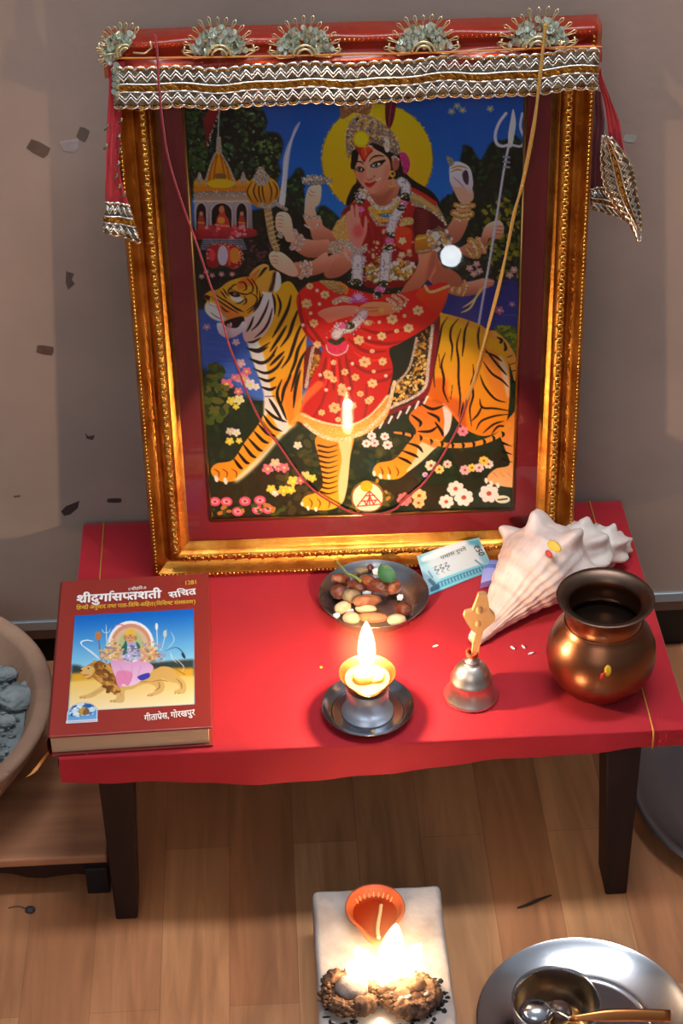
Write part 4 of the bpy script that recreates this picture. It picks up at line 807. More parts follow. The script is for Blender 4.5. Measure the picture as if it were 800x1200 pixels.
for i in range(N+1):
    u = U0+(U1-U0)*i/N; row = []
    for j, q in enumerate(pp):
        wv = .0012*noise.noise(Vector((u*30, j*.12, 0)))+.0009*math.sin(u*52+j*.2); e = .0
        row.append(bm.verts.new((u, q.y-wv, q.z+wv*.6)))
    rows.append(row)
for a, b in zip(rows, rows[1:]):
    for j in range(len(pp)-1): bm.faces.new((a[j], a[j+1], b[j+1], b[j]))
for row in (rows[0], rows[-1]):   # folded-over ends
    s = -1 if row is rows[0] else 1; e = [bm.verts.new((v.co.x+s*.0006, min(max(v.co.y, -.012)+.008, .0235), v.co.z-.002)) for v in row]
    for j in range(len(row)-1): bm.faces.new((row[j], row[j+1], e[j+1], e[j]))
obj('cloth', bm, redsat, ve)
def lace(S, length, per, parent, n=None):
    """S(s, t, d): the lace surface, s along (0..1), t across, d lift; silver zigzag, gold braid, silver zigzag, scalloped edges"""
    n = n or max(6, int(length/per)); bs, bg, bz = new(), new(), new()
    def strip(bm, t0, t1, d):
        k = n*2; a = None
        for i in range(k+1):
            r = [bm.verts.new(S(i/k, t0+(t1-t0)*j/3, d+.0003*math.sin(i*2.1+j))) for j in range(4)]
            if a:
                for j in range(3): bm.faces.new((a[j], a[j+1], r[j+1], r[j]))
            a = r
    strip(bs, .06, .40, 0); strip(bs, .60, .94, 0); strip(bg, .38, .62, .0012)
    for t0, t1 in ((.10, .34), (.66, .90)):
        for off in (0, .10):
            tube(bz, [S(i/(2*n), (t0 if i % 2 else t1-.08)+off*.9-.02, .0014) for i in range(2*n+1)], .0009, 4)
    for t0 in (.40, .60): tube(bz, [S(i/(2*n), t0, .0014) for i in range(2*n+1)], .0009, 4)
    for t0, s in ((.05, -1), (.95, 1)):
        for i in range(n):
            c = (i+.5)/n; tube(bz, [S(c+math.cos(a)*.5/n, t0+s*.075*math.sin(a), .0004) for a in [PI*q/6 for q in range(7)]], .0012, 4); tube(bg, [S(c+math.cos(a)*.28/n, t0+s*.045*math.sin(a), .0008) for a in [PI*q/5 for q in range(6)]], .0012, 4)
    for i in range(n): 
        c = (i+.5)/n; tube(bg, [S(c-.35/n, .44, .0018), S(c, .5, .0026), S(c+.35/n, .56, .0018)], .0009, 4)
    o = obj('lace_band', bs, silver, parent); obj('gold_braid', bg, goldl, o); obj('silver_zigzag', bz, zig, o); return o
def front(s, t, d):
    u = -.2225+.4470*s; sag = .0012*math.sin(s*21)+.0008*math.sin(s*47+1)-.0026*math.sin(PI*s)+.004*s
    return Vector((u, -.0182-d-.0006*math.sin(s*33), .5562-.0370*t+sag))
lace(front, .447, .0105, ve)
def sheet(bm, rows_px, Y, n=10, wob=.0015, seed=1):
    y0 = Y(.5) if callable(Y) else Y
    L = spline([(*uvp(*a, y0), 0) for a, b in rows_px], 6); R = spline([(*uvp(*b, y0), 0) for a, b in rows_px], 6); prev = None
    for i, (a, b) in enumerate(zip(L, R)):
        r = []
        for j in range(n+1):
            q = a.lerp(b, j/n); y = Y(i/(len(L)-1)) if callable(Y) else Y
            r.append(bm.verts.new((q.x, y+wob*math.sin(j*1.9+i*.25+seed)*min(1, i/4), q.y)))
        if prev:
            for j in range(n): bm.faces.new((prev[j], prev[j+1], r[j+1], r[j]))
        prev = r
    return bm
def tail_lace(rows_px, Y, parent, n):
    Lp = spline([(*uvp(*a, Y), 0) for a, b in rows_px], 6); Rp = spline([(*uvp(*b, Y), 0) for a, b in rows_px], 6)
    def S(s, t, d):
        s = min(max(s, 0), 1); k = t*(len(Lp)-1); i = min(int(max(k, 0)), len(Lp)-2); f = k-i; a, b = Lp[i].lerp(Lp[i+1], f), Rp[i].lerp(Rp[i+1], f); q = a.lerp(b, s)
        return Vector((q.x, Y-d-.0012*math.sin(s*9), q.y))
    return lace(S, .03, .006, parent, n)
bm = new(); sheet(bm, [((128, 72), (147, 72)), ((127, 110), (144, 112)), ((125, 150), (142, 152)), ((124, 195), (140, 196)), ((123, 220), (146, 226)), ((123, 243), (153, 244))], -.017)
tl = obj('hanging_end', bm, redthin, ve, label='left hanging end of the veil'); tail_lace([((123, 237), (152, 240)), ((121, 256), (158, 260)), ((121, 271), (165, 284))], -.019, tl, 5)
bm = new()
for x, y in ((140, 128), (141, 142), (139, 160), (140, 176), (138, 192), (136, 206), (139, 219), (145, 229), (125, 150), (124, 172)): u, v = uvp(x, y, -.0195); tube(bm, [(u-.002, -.0195, v-.002), (u+.001, -.021, v), (u+.0015, -.0195, v+.003)], .0013, 4)
obj('edge_beads', bm, silver, tl)
bm = new(); sheet(bm, [((696, 78), (703, 78)), ((700, 97), (708, 97)), ((706, 115), (717, 121)), ((711, 145), (726, 144)), ((715, 168), (731, 170)), ((724, 190), (739, 197))], lambda t: -.006+.012*t)
tr = obj('hanging_end', bm, redthin, ve, label='right hanging end of the veil, standing off the frame')
def rlace(s, t, d):
    Lp = spline([(*uvp(*a), 0) for a in ((706, 160), (705, 194), (710, 222), (722, 243), (738, 263), (747, 282))], 6); Rp = spline([(*uvp(*a), 0) for a in ((716, 160), (738, 192), (744, 212), (749, 240), (752, 262), (751, 284))], 6)
    s = min(max(s, 0), 1); k = s*(len(Lp)-1); i = min(int(k), len(Lp)-2); q = Lp[i].lerp(Lp[i+1], k-i).lerp(Rp[i].lerp(Rp[i+1], k-i), t)
    return Vector((q.x, .002-d+.004*math.sin(t*5+s*4), q.y))
lace(rlace, .1, .008, tr, 15)
bm = new(); sheet(bm, [((694, 104), (704, 108)), ((694, 140), (708, 140)), ((692, 175), (706, 175)), ((690, 225), (709, 222))], .018)
bk = obj('back_fold', bm, mat('dark_red_gauze', (96, 18, 30), .7, sheen=.4), ve)
tail_lace([((690, 222), (710, 219)), ((691, 233), (722, 240)), ((692, 243), (736, 258))], .016, bk, 5)
def fan(cx, cy, R, a0, a1, seed, lab):
    Y = -.0190; u, v = uvp(cx, cy, Y); r = random.Random(seed); bs, bw = new(), new()
    n = 13
    for i in range(n):
        a = math.radians(a0+(a1-a0)*i/(n-1)); d = Vector((math.cos(a), 0, math.sin(a))); q = Vector((-math.sin(a), 0, math.cos(a))); k = R*(1+.12*r.random())
        c = Vector((u, Y+.004, v)); end = c+d*k+Vector((0, -.002+.003*r.random(), 0))
        tube(bw, [c+d*k*.42-q*.0004, c+d*k*.88-q*.0007, end-q*.0015+d*.0005, end+d*.0024, end+q*.0015+d*.0005, c+d*k*.88+q*.0007, c+d*k*.42+q*.0004], .00055, 4)
    for i in range(170):
        a = math.radians(a0+(a1-a0)*r.random()); k = R*(.12+.72*math.sqrt(r.random())); p = Vector((u+math.cos(a)*k, Y+.003-.003*r.random(), v+math.sin(a)*k))
        M = Rot(PI/2+r.uniform(-.5, .5), r.uniform(-.5, .5), r.random()*3); g = bmesh.ops.create_circle(bs, cap_ends=True, segments=10, radius=.0024+.0008*r.random())['verts']
        for w in g: w.co = M @ w.co+p
    for k in (.22, .34): tube(bw, [Vector((u+math.cos(math.radians(a0+(a1-a0)*i/16))*R*k, Y-.001, v+math.sin(math.radians(a0+(a1-a0)*i/16))*R*k)) for i in range(17)], .0011, 5)
    for s in (-1, 1): tube(bw, [Vector((u+s*R*.3, Y, v)), Vector((u+s*R*.75, Y, v-.001)), Vector((u+s*R*1.05, Y, v+.004)), Vector((u+s*R*1.0, Y, v+.010))], .0010, 4)
    o = obj('sequin_fan', bs, mat('sequins', (236, 240, 228), .2, .55, col2=(196, 204, 180), nscale=300), ve, False, lab); obj('wire_loops', bw, mat('gold_wire', (232, 212, 160), .32, .6), o)
fan(147, 62, .023, 60, 210, 1, None); fan(257, 66, .031, 8, 172, 2, None); fan(357, 66, .031, 8, 172, 3, None); fan(496, 62, .031, 8, 172, 4, None); fan(630, 57, .033, 8, 172, 5, None)
bm = new()
for i in range(14):
    u, v = uvp(136+3*math.sin(i*2), 76+i*2.6, -.0205); g = bmesh.ops.create_circle(bm, cap_ends=True, segments=8, radius=.003)['verts']; M = Rot(PI/2+.4*math.sin(i), .5*math.cos(i*2), i)
    for w in g: w.co = M @ w.co+Vector((u, -.0205, v))
obj('sequin_fan', bm, mat('sequins_corner', (206, 222, 200), .2, .55), ve, False)
# ---- threads
def thread(name, px, r, col, lab, Y=-.012, strands=1):
    bm = new()
    for s in range(strands):
        P = []
        for i, q in enumerate(px):
            y = q[2] if len(q) > 2 else Y; u, v = uvp(q[0], q[1], y); y = min(y, -.0046-GT*max(0, v-.038)) if v < .53 else y; u, v = uvp(q[0], q[1], y)
            P.append((u+.0014*math.sin(i*1.7+s*2)*s, y-.001*s, v+.001*s*math.cos(i)))
        tube(bm, spline(P, 6), r, 5)
    o = obj(name, bm, mat(name, col, .7, bump=.5, bscale=900, sheen=.3)); o.matrix_world = FMAT
    return tag(o, lab, 'thread')
thread('red_thread', [(181, 40, -.016), (184, 60, -.020), (186, 100, -.024), (190, 140, -.022), (197, 185, -.016), (212, 235, -.012), (230, 285, -.008), (245, 330, -.006), (256, 360, -.005), (268, 404, -.005), (279, 432, -.005), (290, 462, -.005), (308, 498, -.005), (327, 522, -.005), (346, 550, -.005), (368, 575, -.005), (396, 593, -.005), (418, 602, -.006), (440, 603, -.006), (462, 597, -.005), (473, 586, -.005), (498, 564, -.005), (520, 531, -.005), (539, 495, -.005), (547, 467, -.005)], .0011, (168, 30, 44), 'long red thread hanging in a loop across the picture glass')
thread('yellow_thread', [(638, 28, -.021), (636, 60, -.022), (632, 100, -.024), (624, 150, -.022), (612, 212, -.014), (603, 250, -.010), (595, 288, -.007), (583, 338, -.005), (569, 393, -.005), (556, 445, -.005), (547, 467, -.005)], .0013, (206, 150, 50), 'yellow thread hanging from the top right sequins down over the glass', strands=2)
thread('orange_thread', [(118, 66, .005), (126, 68, -.016), (180, 68, -.019), (257, 67, -.0195), (357, 65, -.0195), (497, 62, -.0195), (560, 60, -.0195), (640, 56, -.019), (698, 55, -.017), (704, 56, .005)], .0010, (222, 132, 40), 'orange thread tied straight across the veil along the top rail')
# ================================================================ the low table and its cloth
wood_dark = mat('dark_stained_wood', (48, 24, 18), .55, col2=(32, 16, 13), nscale=6, stretch=(6, 6, .8), bump=.15, bscale=60, spec=.25)
tb = thing('low_table', 'low dark wooden table with tapered legs under the red cloth', 'table', (0, 0, 0))
bm = new(); box(bm, -.2985, .2985, .003, .3765, H-.024, H-.0022, .002); obj('table_top', bm, mat('table_slab', (70, 40, 28), .6), tb, False)
for sx, x in ((-1, -.267), (1, .2585)):
    for y0, y1 in ((.004, .049), (.325, .370)):
        bm = new(); k = .012
        if sx < 0: box(bm, x, x+.022, y0, y1, 0, H-.0245, .0015, 1, top=(0, -k, 0, 0))
        else: box(bm, x-.022, x, y0, y1, 0, H-.0245, .0015, 1, top=(-k, 0, 0, 0))
        obj('leg', bm, wood_dark, tb, False)
clothm = mat('red_cotton_cloth', (176, 24, 38), .66, col2=(160, 18, 30), nscale=7, bump=.25, bscale=900, sheen=.12, spec=.25); nt = clothm.node_tree
bm = new(); nx, prev = 120, None
X0, X1 = -.3005, .3015
def hem(u): return .022+.021*math.exp(-((u-.36)/.30)**2)-.002*u+.0012*math.sin(u*19)
for i in range(nx+1):
    u = i/nx; x = X0+(X1-X0)*u; row = []
    for j in range(15):        # hem upward, then across the top
        t = j/14; z = H-.0012-(hem(u)-.001)*(1-t); y = -.0030-.004*math.sin(u*23+1.1)*.5*(1-t)-.0022*(1-t)+.0008*math.sin(u*57)*(1-t)
        row.append((x, y, z))
    row += [(x, -.0022, H-.0005), (x, 0, H)]
    for j in range(1, 41):
        y = .379*j/40; wob = .00035*math.sin(x*40+y*15)*min(1, abs(x)/.1) if False else 0
        row.append((x+(.004*(y/.379)*0), y, H+wob))
    row += [(x, .3805, H-.002), (x, .3812, H-.02)]
    if u < .0001 or u > .9999: row = [(a, b, min(c, H)) for a, b, c in row]
    r = [bm.verts.new(p) for p in row]
    if prev:
        for j in range(len(r)-1): bm.faces.new((prev[j], prev[j+1], r[j+1], r[j]))
    prev = r
for s, x in ((-1, X0), (1, X1)):  # short side flaps
    a = None
    for j in range(41):
        y = .3795*j/40; r = [bm.verts.new((x, y, H)), bm.verts.new((x+s*.0015, y, H-.003)), bm.verts.new((x+s*.0018, y, H-.016-.002*math.sin(y*40)))]
        if a:
            for k in range(2): bm.faces.new((a[k], a[k+1], r[k+1], r[k]))
        a = r
tag(obj('tablecloth', bm, clothm), 'red cloth spread over the low table with a short front drop', 'tablecloth')
for x0, x1, lab in ((-.2742, -.278, 'gold string tied round the left end of the cloth, beside the book'), (.2662, .2662, 'gold string tied round the right end of the cloth, beside the copper pot')):
    bm = new(); tube(bm, ([(x0, -.0065, H-.020), (x0, -.0062, H-.010), (x0, -.0042, H-.001)] if x0 > 0 else [])+[(x0, .001, H+.0004), (x0+(x1-x0)*.3, .1, H+.0007), (x1, .379, H+.0007), (x1, .3822, H-.003), (x1, .3826, H-.02)], .0009, 5)
    tag(obj('gold_string', bm, mat('gold_string', (214, 150, 66), .5, .3)), lab, 'string')
# ================================================================ book
BA = math.radians(1.2); BT = .0255
bo = thing('book', 'thick maroon hardback scripture with a lion-rider picture on its cover, left on the table', 'book', (-.2342, .1224, H), (0, 0, BA))
bw, bh = .0778, .1207
coverm = mat('maroon_cover', (142, 42, 34), .42, bump=.04, bscale=300, coat=.15)
for nm, z0, z1 in (('back_cover', .0004, .003), ('front_cover', BT-.0027, BT)):
    bm = new(); box(bm, -bw+.002, bw, -bh, bh, z0, z1, .0009); obj(nm, bm, coverm, bo, False)
bm = new()
a = None
for i in range(9):             # rounded spine on the left
    t = PI/2+PI*i/8; r = [bm.verts.new((-bw+.003+.004*math.cos(t), y, BT/2+BT/2*math.sin(t))) for y in (-bh, bh)]
    if a: bm.faces.new((a[0], a[1], r[1], r[0]))
    a = r
obj('spine', bm, mat('maroon_spine', (120, 30, 26), .5), bo)
bm = new(); box(bm, -bw+.003, bw-.004, -bh+.003, bh-.003, .003, BT-.0027)
pm = mat('page_edges', (206, 172, 140), .85); nt = pm.node_tree; b = nt.nodes['Principled BSDF']
wv = nt.nodes.new('ShaderNodeTexWave'); wv.bands_direction = 'Z'; wv.inputs['Scale'].default_value = 420; wv.inputs['Distortion'].default_value = 1.5
tc = nt.nodes.new('ShaderNodeTexCoord'); nt.links.new(tc.outputs['Object'], wv.inputs['Vector']); bp = nt.nodes.new('ShaderNodeBump'); bp.inputs['Strength'].default_value = .5; bp.inputs['Distance'].default_value = .0005
nt.links.new(wv.outputs['Fac'], bp.inputs['Height']); nt.links.new(bp.outputs[0], b.inputs['Normal']); obj('page_block', bm, pm, bo, False)
BM = Matrix.Translation((-.2342, .1224, H)) @ Matrix.Rotation(BA, 4, 'Z'); BI = BM.inverted()
def bl(x, y, z=BT): p = BI @ at(x, y, H+z); return p.x, p.y
# printed picture and publisher badge, painted on one flat sheet each
def homography(pts, f):
    Aq, bq = [], []
    for x, y in pts:
        u, v = f(x, y); Aq += [[x, y, 1, 0, 0, 0, -u*x, -u*y], [0, 0, 0, x, y, 1, -v*x, -v*y]]; bq += [u, v]
    return np.linalg.solve(np.array(Aq, float), np.array(bq, float))
hb = homography([(72, 681), (246, 672), (245, 850), (52, 867)], bl)
def bpx(x, y): d = hb[6]*x+hb[7]*y+1; return (hb[0]*x+hb[1]*y+hb[2])/d, (hb[3]*x+hb[4]*y+hb[5])/d
def sheet_print(name, p, x0, y1, res, z, parent, keep=None, rough=.4):
    ys, xs = np.mgrid[0:p.h, 0:p.w]; P = np.stack([x0+(xs+.5)/res, y1-(ys+.5)/res, np.full(xs.shape, z)], -1)
    o = quad_grid(name, P, p.b, print_mat(name+'_ink', rough), parent)
    if keep:                    # trim the sheet to its outline
        b = bmesh.new(); b.from_mesh(o.data); x1, y0 = x0+p.w/res, y1-p.h/res
        bmesh.ops.delete(b, geom=[f for f in b.faces if not keep((f.calc_center_median().x-x0)/(x1-x0), (y1-f.calc_center_median().y)/(y1-y0))], context='FACES'); b.to_mesh(o.data); b.free()
    return o
def paint_cover(res=1900):
    c = [bpx(*q) for q in ((88.5, 722), (228.8, 713), (228, 825.5), (78, 836))]
    x0, x1, y0, y1 = (c[0][0]+c[3][0])/2, (c[1][0]+c[2][0])/2, (c[2][1]+c[3][1])/2, (c[0][1]+c[1][1])/2
    p = Paint(int((x1-x0)*res), int((y1-y0)*res), (30, 120, 205), lambda x, y: ((bpx(x, y)[0]-x0)*res, (y1-bpx(x, y)[1])*res), res*.00082)
    K = (70, 710, 4.706); p.crop(*K); W = [(-40, 20), (900, -20)]
    p.poly([(-60, 0), (860, -60), (860, 330), (-60, 390)], (14, 96, 190), (150, 210, 226), sm=False)
    p.poly([(-60, 320), (100, 328), (200, 340), (860, 290), (860, 360), (-60, 400)], (52, 62, 60), soft=10); p.poly([(-60, 385), (860, 345), (860, 460), (-60, 470)], (206, 150, 40), (222, 176, 70), soft=8); p.poly([(-60, 440), (860, 400), (860, 640), (-60, 660)], (226, 184, 90), (236, 216, 172), soft=6)
    p.ell(392, 215, 128, 132, (226, 226, 226)); p.ell(392, 215, 112, 116, (206, 140, 110)); p.ell(392, 220, 96, 100, (206, 176, 140)); p.ell(392, 220, 70, 80, (170, 180, 130)); p.line([(300, 112), (340, 104), (372, 128)], 10, (206, 120, 130), taper='both')
    # arms and weapons fanned out on both sides
    for a, w, col in ((((225, 300), (180, 260), (125, 220)), 14, (196, 210, 226)), (((125, 222), (118, 200), (150, 190), (185, 196)), 10, (226, 236, 242)), (((225, 290), (220, 230), (212, 165)), 8, (130, 96, 110)), (((262, 260), (258, 170), (256, 100)), 5, (206, 226, 226)), (((232, 125), (240, 145), (256, 148), (272, 145), (280, 122)), 5, (200, 226, 226)),
                      (((540, 240), (536, 160), (534, 100)), 5, (210, 230, 236)), (((560, 250), (580, 170), (590, 130)), 6, (190, 206, 220)), (((590, 240), (630, 190), (610, 140)), 4, (200, 216, 226)), (((580, 250), (640, 230), (680, 260), (690, 295)), 6, (40, 60, 90)), (((600, 260), (660, 310), (684, 340), (668, 372)), 5, (200, 190, 160)), (((610, 250), (620, 290), (650, 320)), 4, (206, 220, 226))):
        p.line(a, w, col, taper='both')
    p.ell(212, 165, 18, 24, (176, 120, 70)); p.ell(534, 115, 8, 20, (220, 226, 220)); p.ell(580, 155, 10, 20, (196, 200, 190)); p.ell(682, 275, 8, 18, (40, 50, 70), rot=-30)
    for s in ((270, 250), (300, 240), (290, 280), (470, 240), (500, 250), (490, 285), (250, 270), (520, 270)): p.ell(*s, 26, 26, (206, 170, 110), tex=20); p.ell(s[0]+4, s[1]+2, 11, 13, (196, 140, 100))
    for x in (215, 240, 545, 565): p.line([(x, 300), (x+14, 262)], 12, (170, 170, 190), taper='both')
    p.dots([(240, 200), (340, 200), (340, 310), (220, 310)], 60, 6, [(206, 180, 120), (150, 110, 80), (226, 200, 150), (140, 130, 150)]); p.dots([(440, 200), (540, 200), (580, 300), (450, 310)], 60, 6, [(206, 160, 130), (150, 120, 100), (226, 200, 150), (150, 150, 180)])
    # lion
    LI, LD = (206, 160, 84), (150, 104, 50)
    p.line([(640, 350), (690, 380)], 6, LD); p.poly([(500, 360), (560, 335), (620, 345), (660, 390), (690, 420), (698, 460), (680, 485), (630, 480), (640, 465), (660, 455), (650, 430), (610, 420), (560, 400), (580, 440), (560, 480), (500, 500), (485, 490), (520, 475), (530, 450), (490, 430), (440, 440), (400, 460), (360, 470), (352, 530), (290, 532), (276, 522), (310, 512), (306, 470), (260, 460), (180, 505), (115, 510), (108, 500), (160, 485), (230, 440), (240, 400), (320, 380)], LI, (206, 170, 110))
    for a in (((500, 420), (560, 410), (600, 420)), ((520, 470), (550, 450), (545, 420)), ((330, 470), (340, 500)), ((640, 400), (670, 430), (672, 460)), ((180, 490), (250, 450)), ((360, 440), (440, 420), (500, 420))): p.line(a, 7, LD, taper='both')
    p.poly([(112, 360), (120, 345), (150, 330), (190, 310), (240, 315), (290, 330), (310, 380), (330, 430), (310, 490), (290, 480), (270, 470), (240, 440), (200, 410), (180, 395), (160, 405), (130, 395), (140, 382), (120, 376)], (176, 122, 56), (150, 98, 44)); p.poly([(112, 360), (125, 342), (160, 332), (190, 345), (180, 380), (150, 400), (130, 392), (146, 380), (122, 376)], (210, 166, 96))
    p.dots([(190, 315), (290, 330), (330, 430), (300, 490), (220, 420)], 70, 8, [(130, 84, 38), (196, 144, 70), (110, 70, 34)], stretch=2, ang=60); p.ell(158, 346, 5, 4, (40, 30, 20)); p.ell(117, 358, 7, 6, (60, 36, 30)); p.line([(130, 386), (158, 380)], 5, (150, 50, 60)); p.poly([(180, 315), (190, 300), (204, 312)], (190, 140, 80))
    for x in (120, 140, 285, 305, 490, 510, 640, 660): p.line([(x, 505 if x < 200 else (525 if x < 400 else (492 if x < 600 else 480))), (x-6, 512 if x < 200 else (532 if x < 400 else (498 if x < 600 else 486)))], 5, LD)
    # rider
    p.poly([(280, 310), (330, 300), (450, 305), (500, 320), (515, 350), (470, 400), (400, 440), (330, 440), (310, 400)], (206, 150, 190), (226, 190, 216)); p.poly([(320, 360), (400, 370), (380, 440), (350, 430), (330, 450), (312, 420)], (216, 130, 170)); p.poly([(430, 390), (490, 370), (494, 395), (450, 412)], (60, 60, 160))
    for a in (((330, 330), (370, 400)), ((400, 330), (390, 420)), ((450, 330), (420, 410))): p.line(a, 8, (180, 110, 160), taper='both', alpha=.8)
    p.poly([(345, 230), (370, 205), (420, 205), (445, 235), (440, 300), (350, 305)], (170, 160, 200), (186, 176, 206)); p.dots([(350, 220), (440, 225), (435, 300), (355, 300)], 50, 5, [(120, 90, 150), (220, 214, 230), (90, 130, 120)])
    p.poly([(340, 235), (352, 215), (365, 190), (372, 235), (355, 270)], (40, 100, 96)); p.poly([(420, 200), (440, 215), (446, 250), (430, 240)], (40, 110, 100))
    p.ell(388, 178, 24, 27, (206, 150, 110)); p.poly([(355, 165), (372, 140), (392, 128), (412, 140), (424, 170), (405, 158), (372, 160)], (226, 180, 50)); p.ell(360, 175, 9, 14, (176, 130, 80)); p.ell(418, 178, 9, 14, (176, 130, 80)); p.line([(376, 176), (384, 177)], 4, (50, 30, 30)); p.line([(394, 177), (402, 176)], 4, (50, 30, 30)); p.line([(384, 192), (394, 192)], 4, (160, 60, 60)); p.ell(388, 165, 3, 6, (180, 40, 30))
    p.line([(350, 240), (320, 290), (350, 300)], 14, (206, 150, 116)); p.line([(440, 240), (470, 280), (440, 300)], 14, (206, 150, 116))
    for a in (((-40, 610), (260, 605), (500, 590), (860, 560)),): p.line(a, 14, (206, 190, 150), alpha=.5)
    return p, x0, y1
cp, cx0, cy1 = paint_cover(); sheet_print('cover_picture', cp, cx0, cy1, 1900, BT+.0002, bo)
def paint_badge(res=2600):
    a, b, c = bpx(77, 848), bpx(115, 846), bpx(80, 826); x0, x1 = a[0], b[0]; y0 = min(a[1], b[1])-.0005; y1 = bpx(96, 823)[1]
    p = Paint(int((x1-x0)*res), int((y1-y0)*res), (142, 42, 34)); w, h = p.w, p.h
    q = lambda pts: [(x*w, y*h) for x, y in pts]
    arch = [(.02, .88)]+[(.5-.48*math.cos(t), .56-.54*math.sin(t)) for t in np.linspace(0, PI, 24)]+[(.98, .88)]
    p.poly(q(arch), (206, 214, 226), sm=False); p.poly(q([(.5+(x-.5)*.93, .56+(y-.56)*.93) for x, y in arch]), (56, 120, 186), (110, 160, 206), sm=False)
    p.dots(q([(.1, .5), (.3, .15), (.7, .15), (.9, .5), (.8, .65), (.2, .65)]), 40, 5, [(150, 190, 220), (40, 90, 150), (190, 210, 226)])
    p.poly(q([(.4, .6), (.38, .35), (.48, .22), (.6, .3), (.66, .6)]), (176, 140, 70), tex=20); p.poly(q([(.52, .6), (.56, .36), (.68, .34), (.72, .6)]), (120, 90, 70)); p.poly(q([(.2, .62), (.3, .45), (.42, .6)]), (206, 220, 226)); p.line(q([(.25, .3), (.35, .22), (.45, .28)]), .05*w, (226, 236, 240))
    p.poly(q([(0, .86), (1, .86), (1, 1), (0, 1)]), (206, 210, 220), sm=False)
    for i in range(22): p.line(q([(.06+i*.042, .90), (.06+i*.042, .96)]), .012*w, (90, 110, 150))
    # keep only the arch and its base: the corners take the cover's own colour
    return p, x0, y1, x1, y0
gp, gx0, gy1, gx1, gy0 = paint_badge(); sheet_print('publisher_badge', gp, gx0, gy1, 2600, BT+.0004, bo, lambda x, y: y > .86 or ((x-.5)/.485)**2+((y-.56)/.545)**2 < 1 or (y > .56 and abs(x-.5) < .48))
white = mat('white_ink', (236, 228, 224), .5); yellow = mat('yellow_ink', (226, 176, 50), .5)
def cover_text(pieces, m, xa, ya, xb, yb, hpx, name, bold=.02, lab=None):
    """lettering whose headline runs from photo point a to b on the cover, hpx tall there"""
    A_, B_ = Vector((*bpx(xa, ya), 0)), Vector((*bpx(xb, yb), 0)); dn = Vector((*bpx(xa-.06*hpx, ya+hpx), 0))-A_
    ex = (B_-A_).normalized(); ey = Vector((-ex.y, ex.x, 0)); ht = dn.length
    bm = write(pieces, bold); a = min(v.co.x for v in bm.verts); b = max(v.co.x for v in bm.verts); L = (B_-A_).length
    for v in bm.verts:
        p = A_+ex*((v.co.x-a)/(b-a)*L)+ey*((v.co.y-HEADLINE)/HEADLINE*ht); v.co = Vector((p.x, p.y, BT+.0004+v.co.z*1.6e-5))
    obj(name, bm, m, bo, False, lab)
HEADLINE = .66
cover_text([('ra', 'शी'), 'दु', ('reph', 'गा'), 'स', ('half', 'प'), 'तशती'], white, 90, 698, 189.5, 692, 8.8, 'title_lettering', .034)
cover_text(['सिच', ('ra', 'त')], white, 196.5, 694.6, 229, 689.6, 7, 'title_lettering', .026)
cover_text(['िह', ('half', 'न'), 'दी', ('gap', .22), 'अनुवाद', ('gap', .22), 'तथा', ('gap', .22), 'पाठ-िविध-सिहत', ('gap', .15), '(', ('gap', .12), 'िविश', ('half', 'ष'), 'ट', ('gap', .2), 'सं', ('half', 'स'), 'करण', ('gap', .12), ')'], yellow, 89.5, 710.5, 228.8, 703.2, 4.3, 'subtitle_lettering', .014)
cover_text(['॥', ('gap', .25), ('ra', 'शी'), 'हिरः', ('gap', .25), '॥'], white, 150.5, 689.2, 171, 687.4, 3.0, 'heading_lettering', .01)
cover_text(['1281'], yellow, 217, 681.4, 229.5, 680.2, 4.4, 'number_lettering', .012)
cover_text(['गीता', ('ra', 'पे'), 'स,', ('gap', .3), 'गोरखपुर'], white, 168.5, 838.5, 228, 831.5, 7, 'publisher_lettering', .016)
bm = new(); pts = [at(62, 876, H+.004), at(55, 884, H-.006), at(47, 895, H-.012), at(40, 904, H-.014), at(35, 909, H-.014)]
prev = None
for i, p in enumerate(pts):
    p = BI @ p; w = .0022+.0007*i; r = [bm.verts.new((p.x-w*.8, p.y-w*.5, p.z)), bm.verts.new((p.x+w*.8, p.y+w*.5, p.z+.0004))]
    if prev: bm.faces.new((prev[0], prev[1], r[1], r[0]))
    prev = r
obj('bookmark_ribbon', bm, mat('orange_ribbon', (206, 126, 44), .6), bo)
# ================================================================ things on the table
steel = mat('stainless_steel', (186, 186, 190), .2, 1, rvar=.07, nscale=9, bump=.03, bscale=40)
steel_b = mat('brushed_steel', (170, 172, 178), .28, 1, rvar=.08, nscale=12, bump=.05, bscale=60)
brass = mat('brass', (206, 160, 90), .28, 1, rvar=.1, nscale=14)
def dish(name, lab, cat, c, prof, m, seg=72, group=None): 
    bm = new(); lathe(bm, prof, seg); o = obj(name, bm, m); o.location = c; return sharp(tag(o, lab, cat, group), 40)
PLATE = Vector((.0122, .2075, H))
dish('steel_plate', 'round steel plate holding dates, nuts and a leaf, before the picture frame', 'plate', PLATE,
     [(0, .0006), (.038, .0006), (.046, .0035), (.0535, .0140), (.0562, .0172), (.0572, .0180), (.0576, .0172), (.0566, .0164), (.0548, .0134), (.047, .0022), (.040, 0), (0, 0)][::-1], steel_b)
SA = Vector((-.0045, .0425, H))
dish('steel_saucer', 'small round steel saucer under the lit brass lamp', 'saucer', SA,
     [(0, 0), (.030, 0), (.036, .0012), (.0425, .0080), (.0440, .0098), (.0448, .0102), (.0449, .0094), (.0436, .0082), (.0385, .0022), (.0360, .0016), (.0345, .0026), (.0325, .0018), (0, .0016)], mat('dark_polished_steel', (160, 164, 174), .2, 1, rvar=.05, nscale=9))
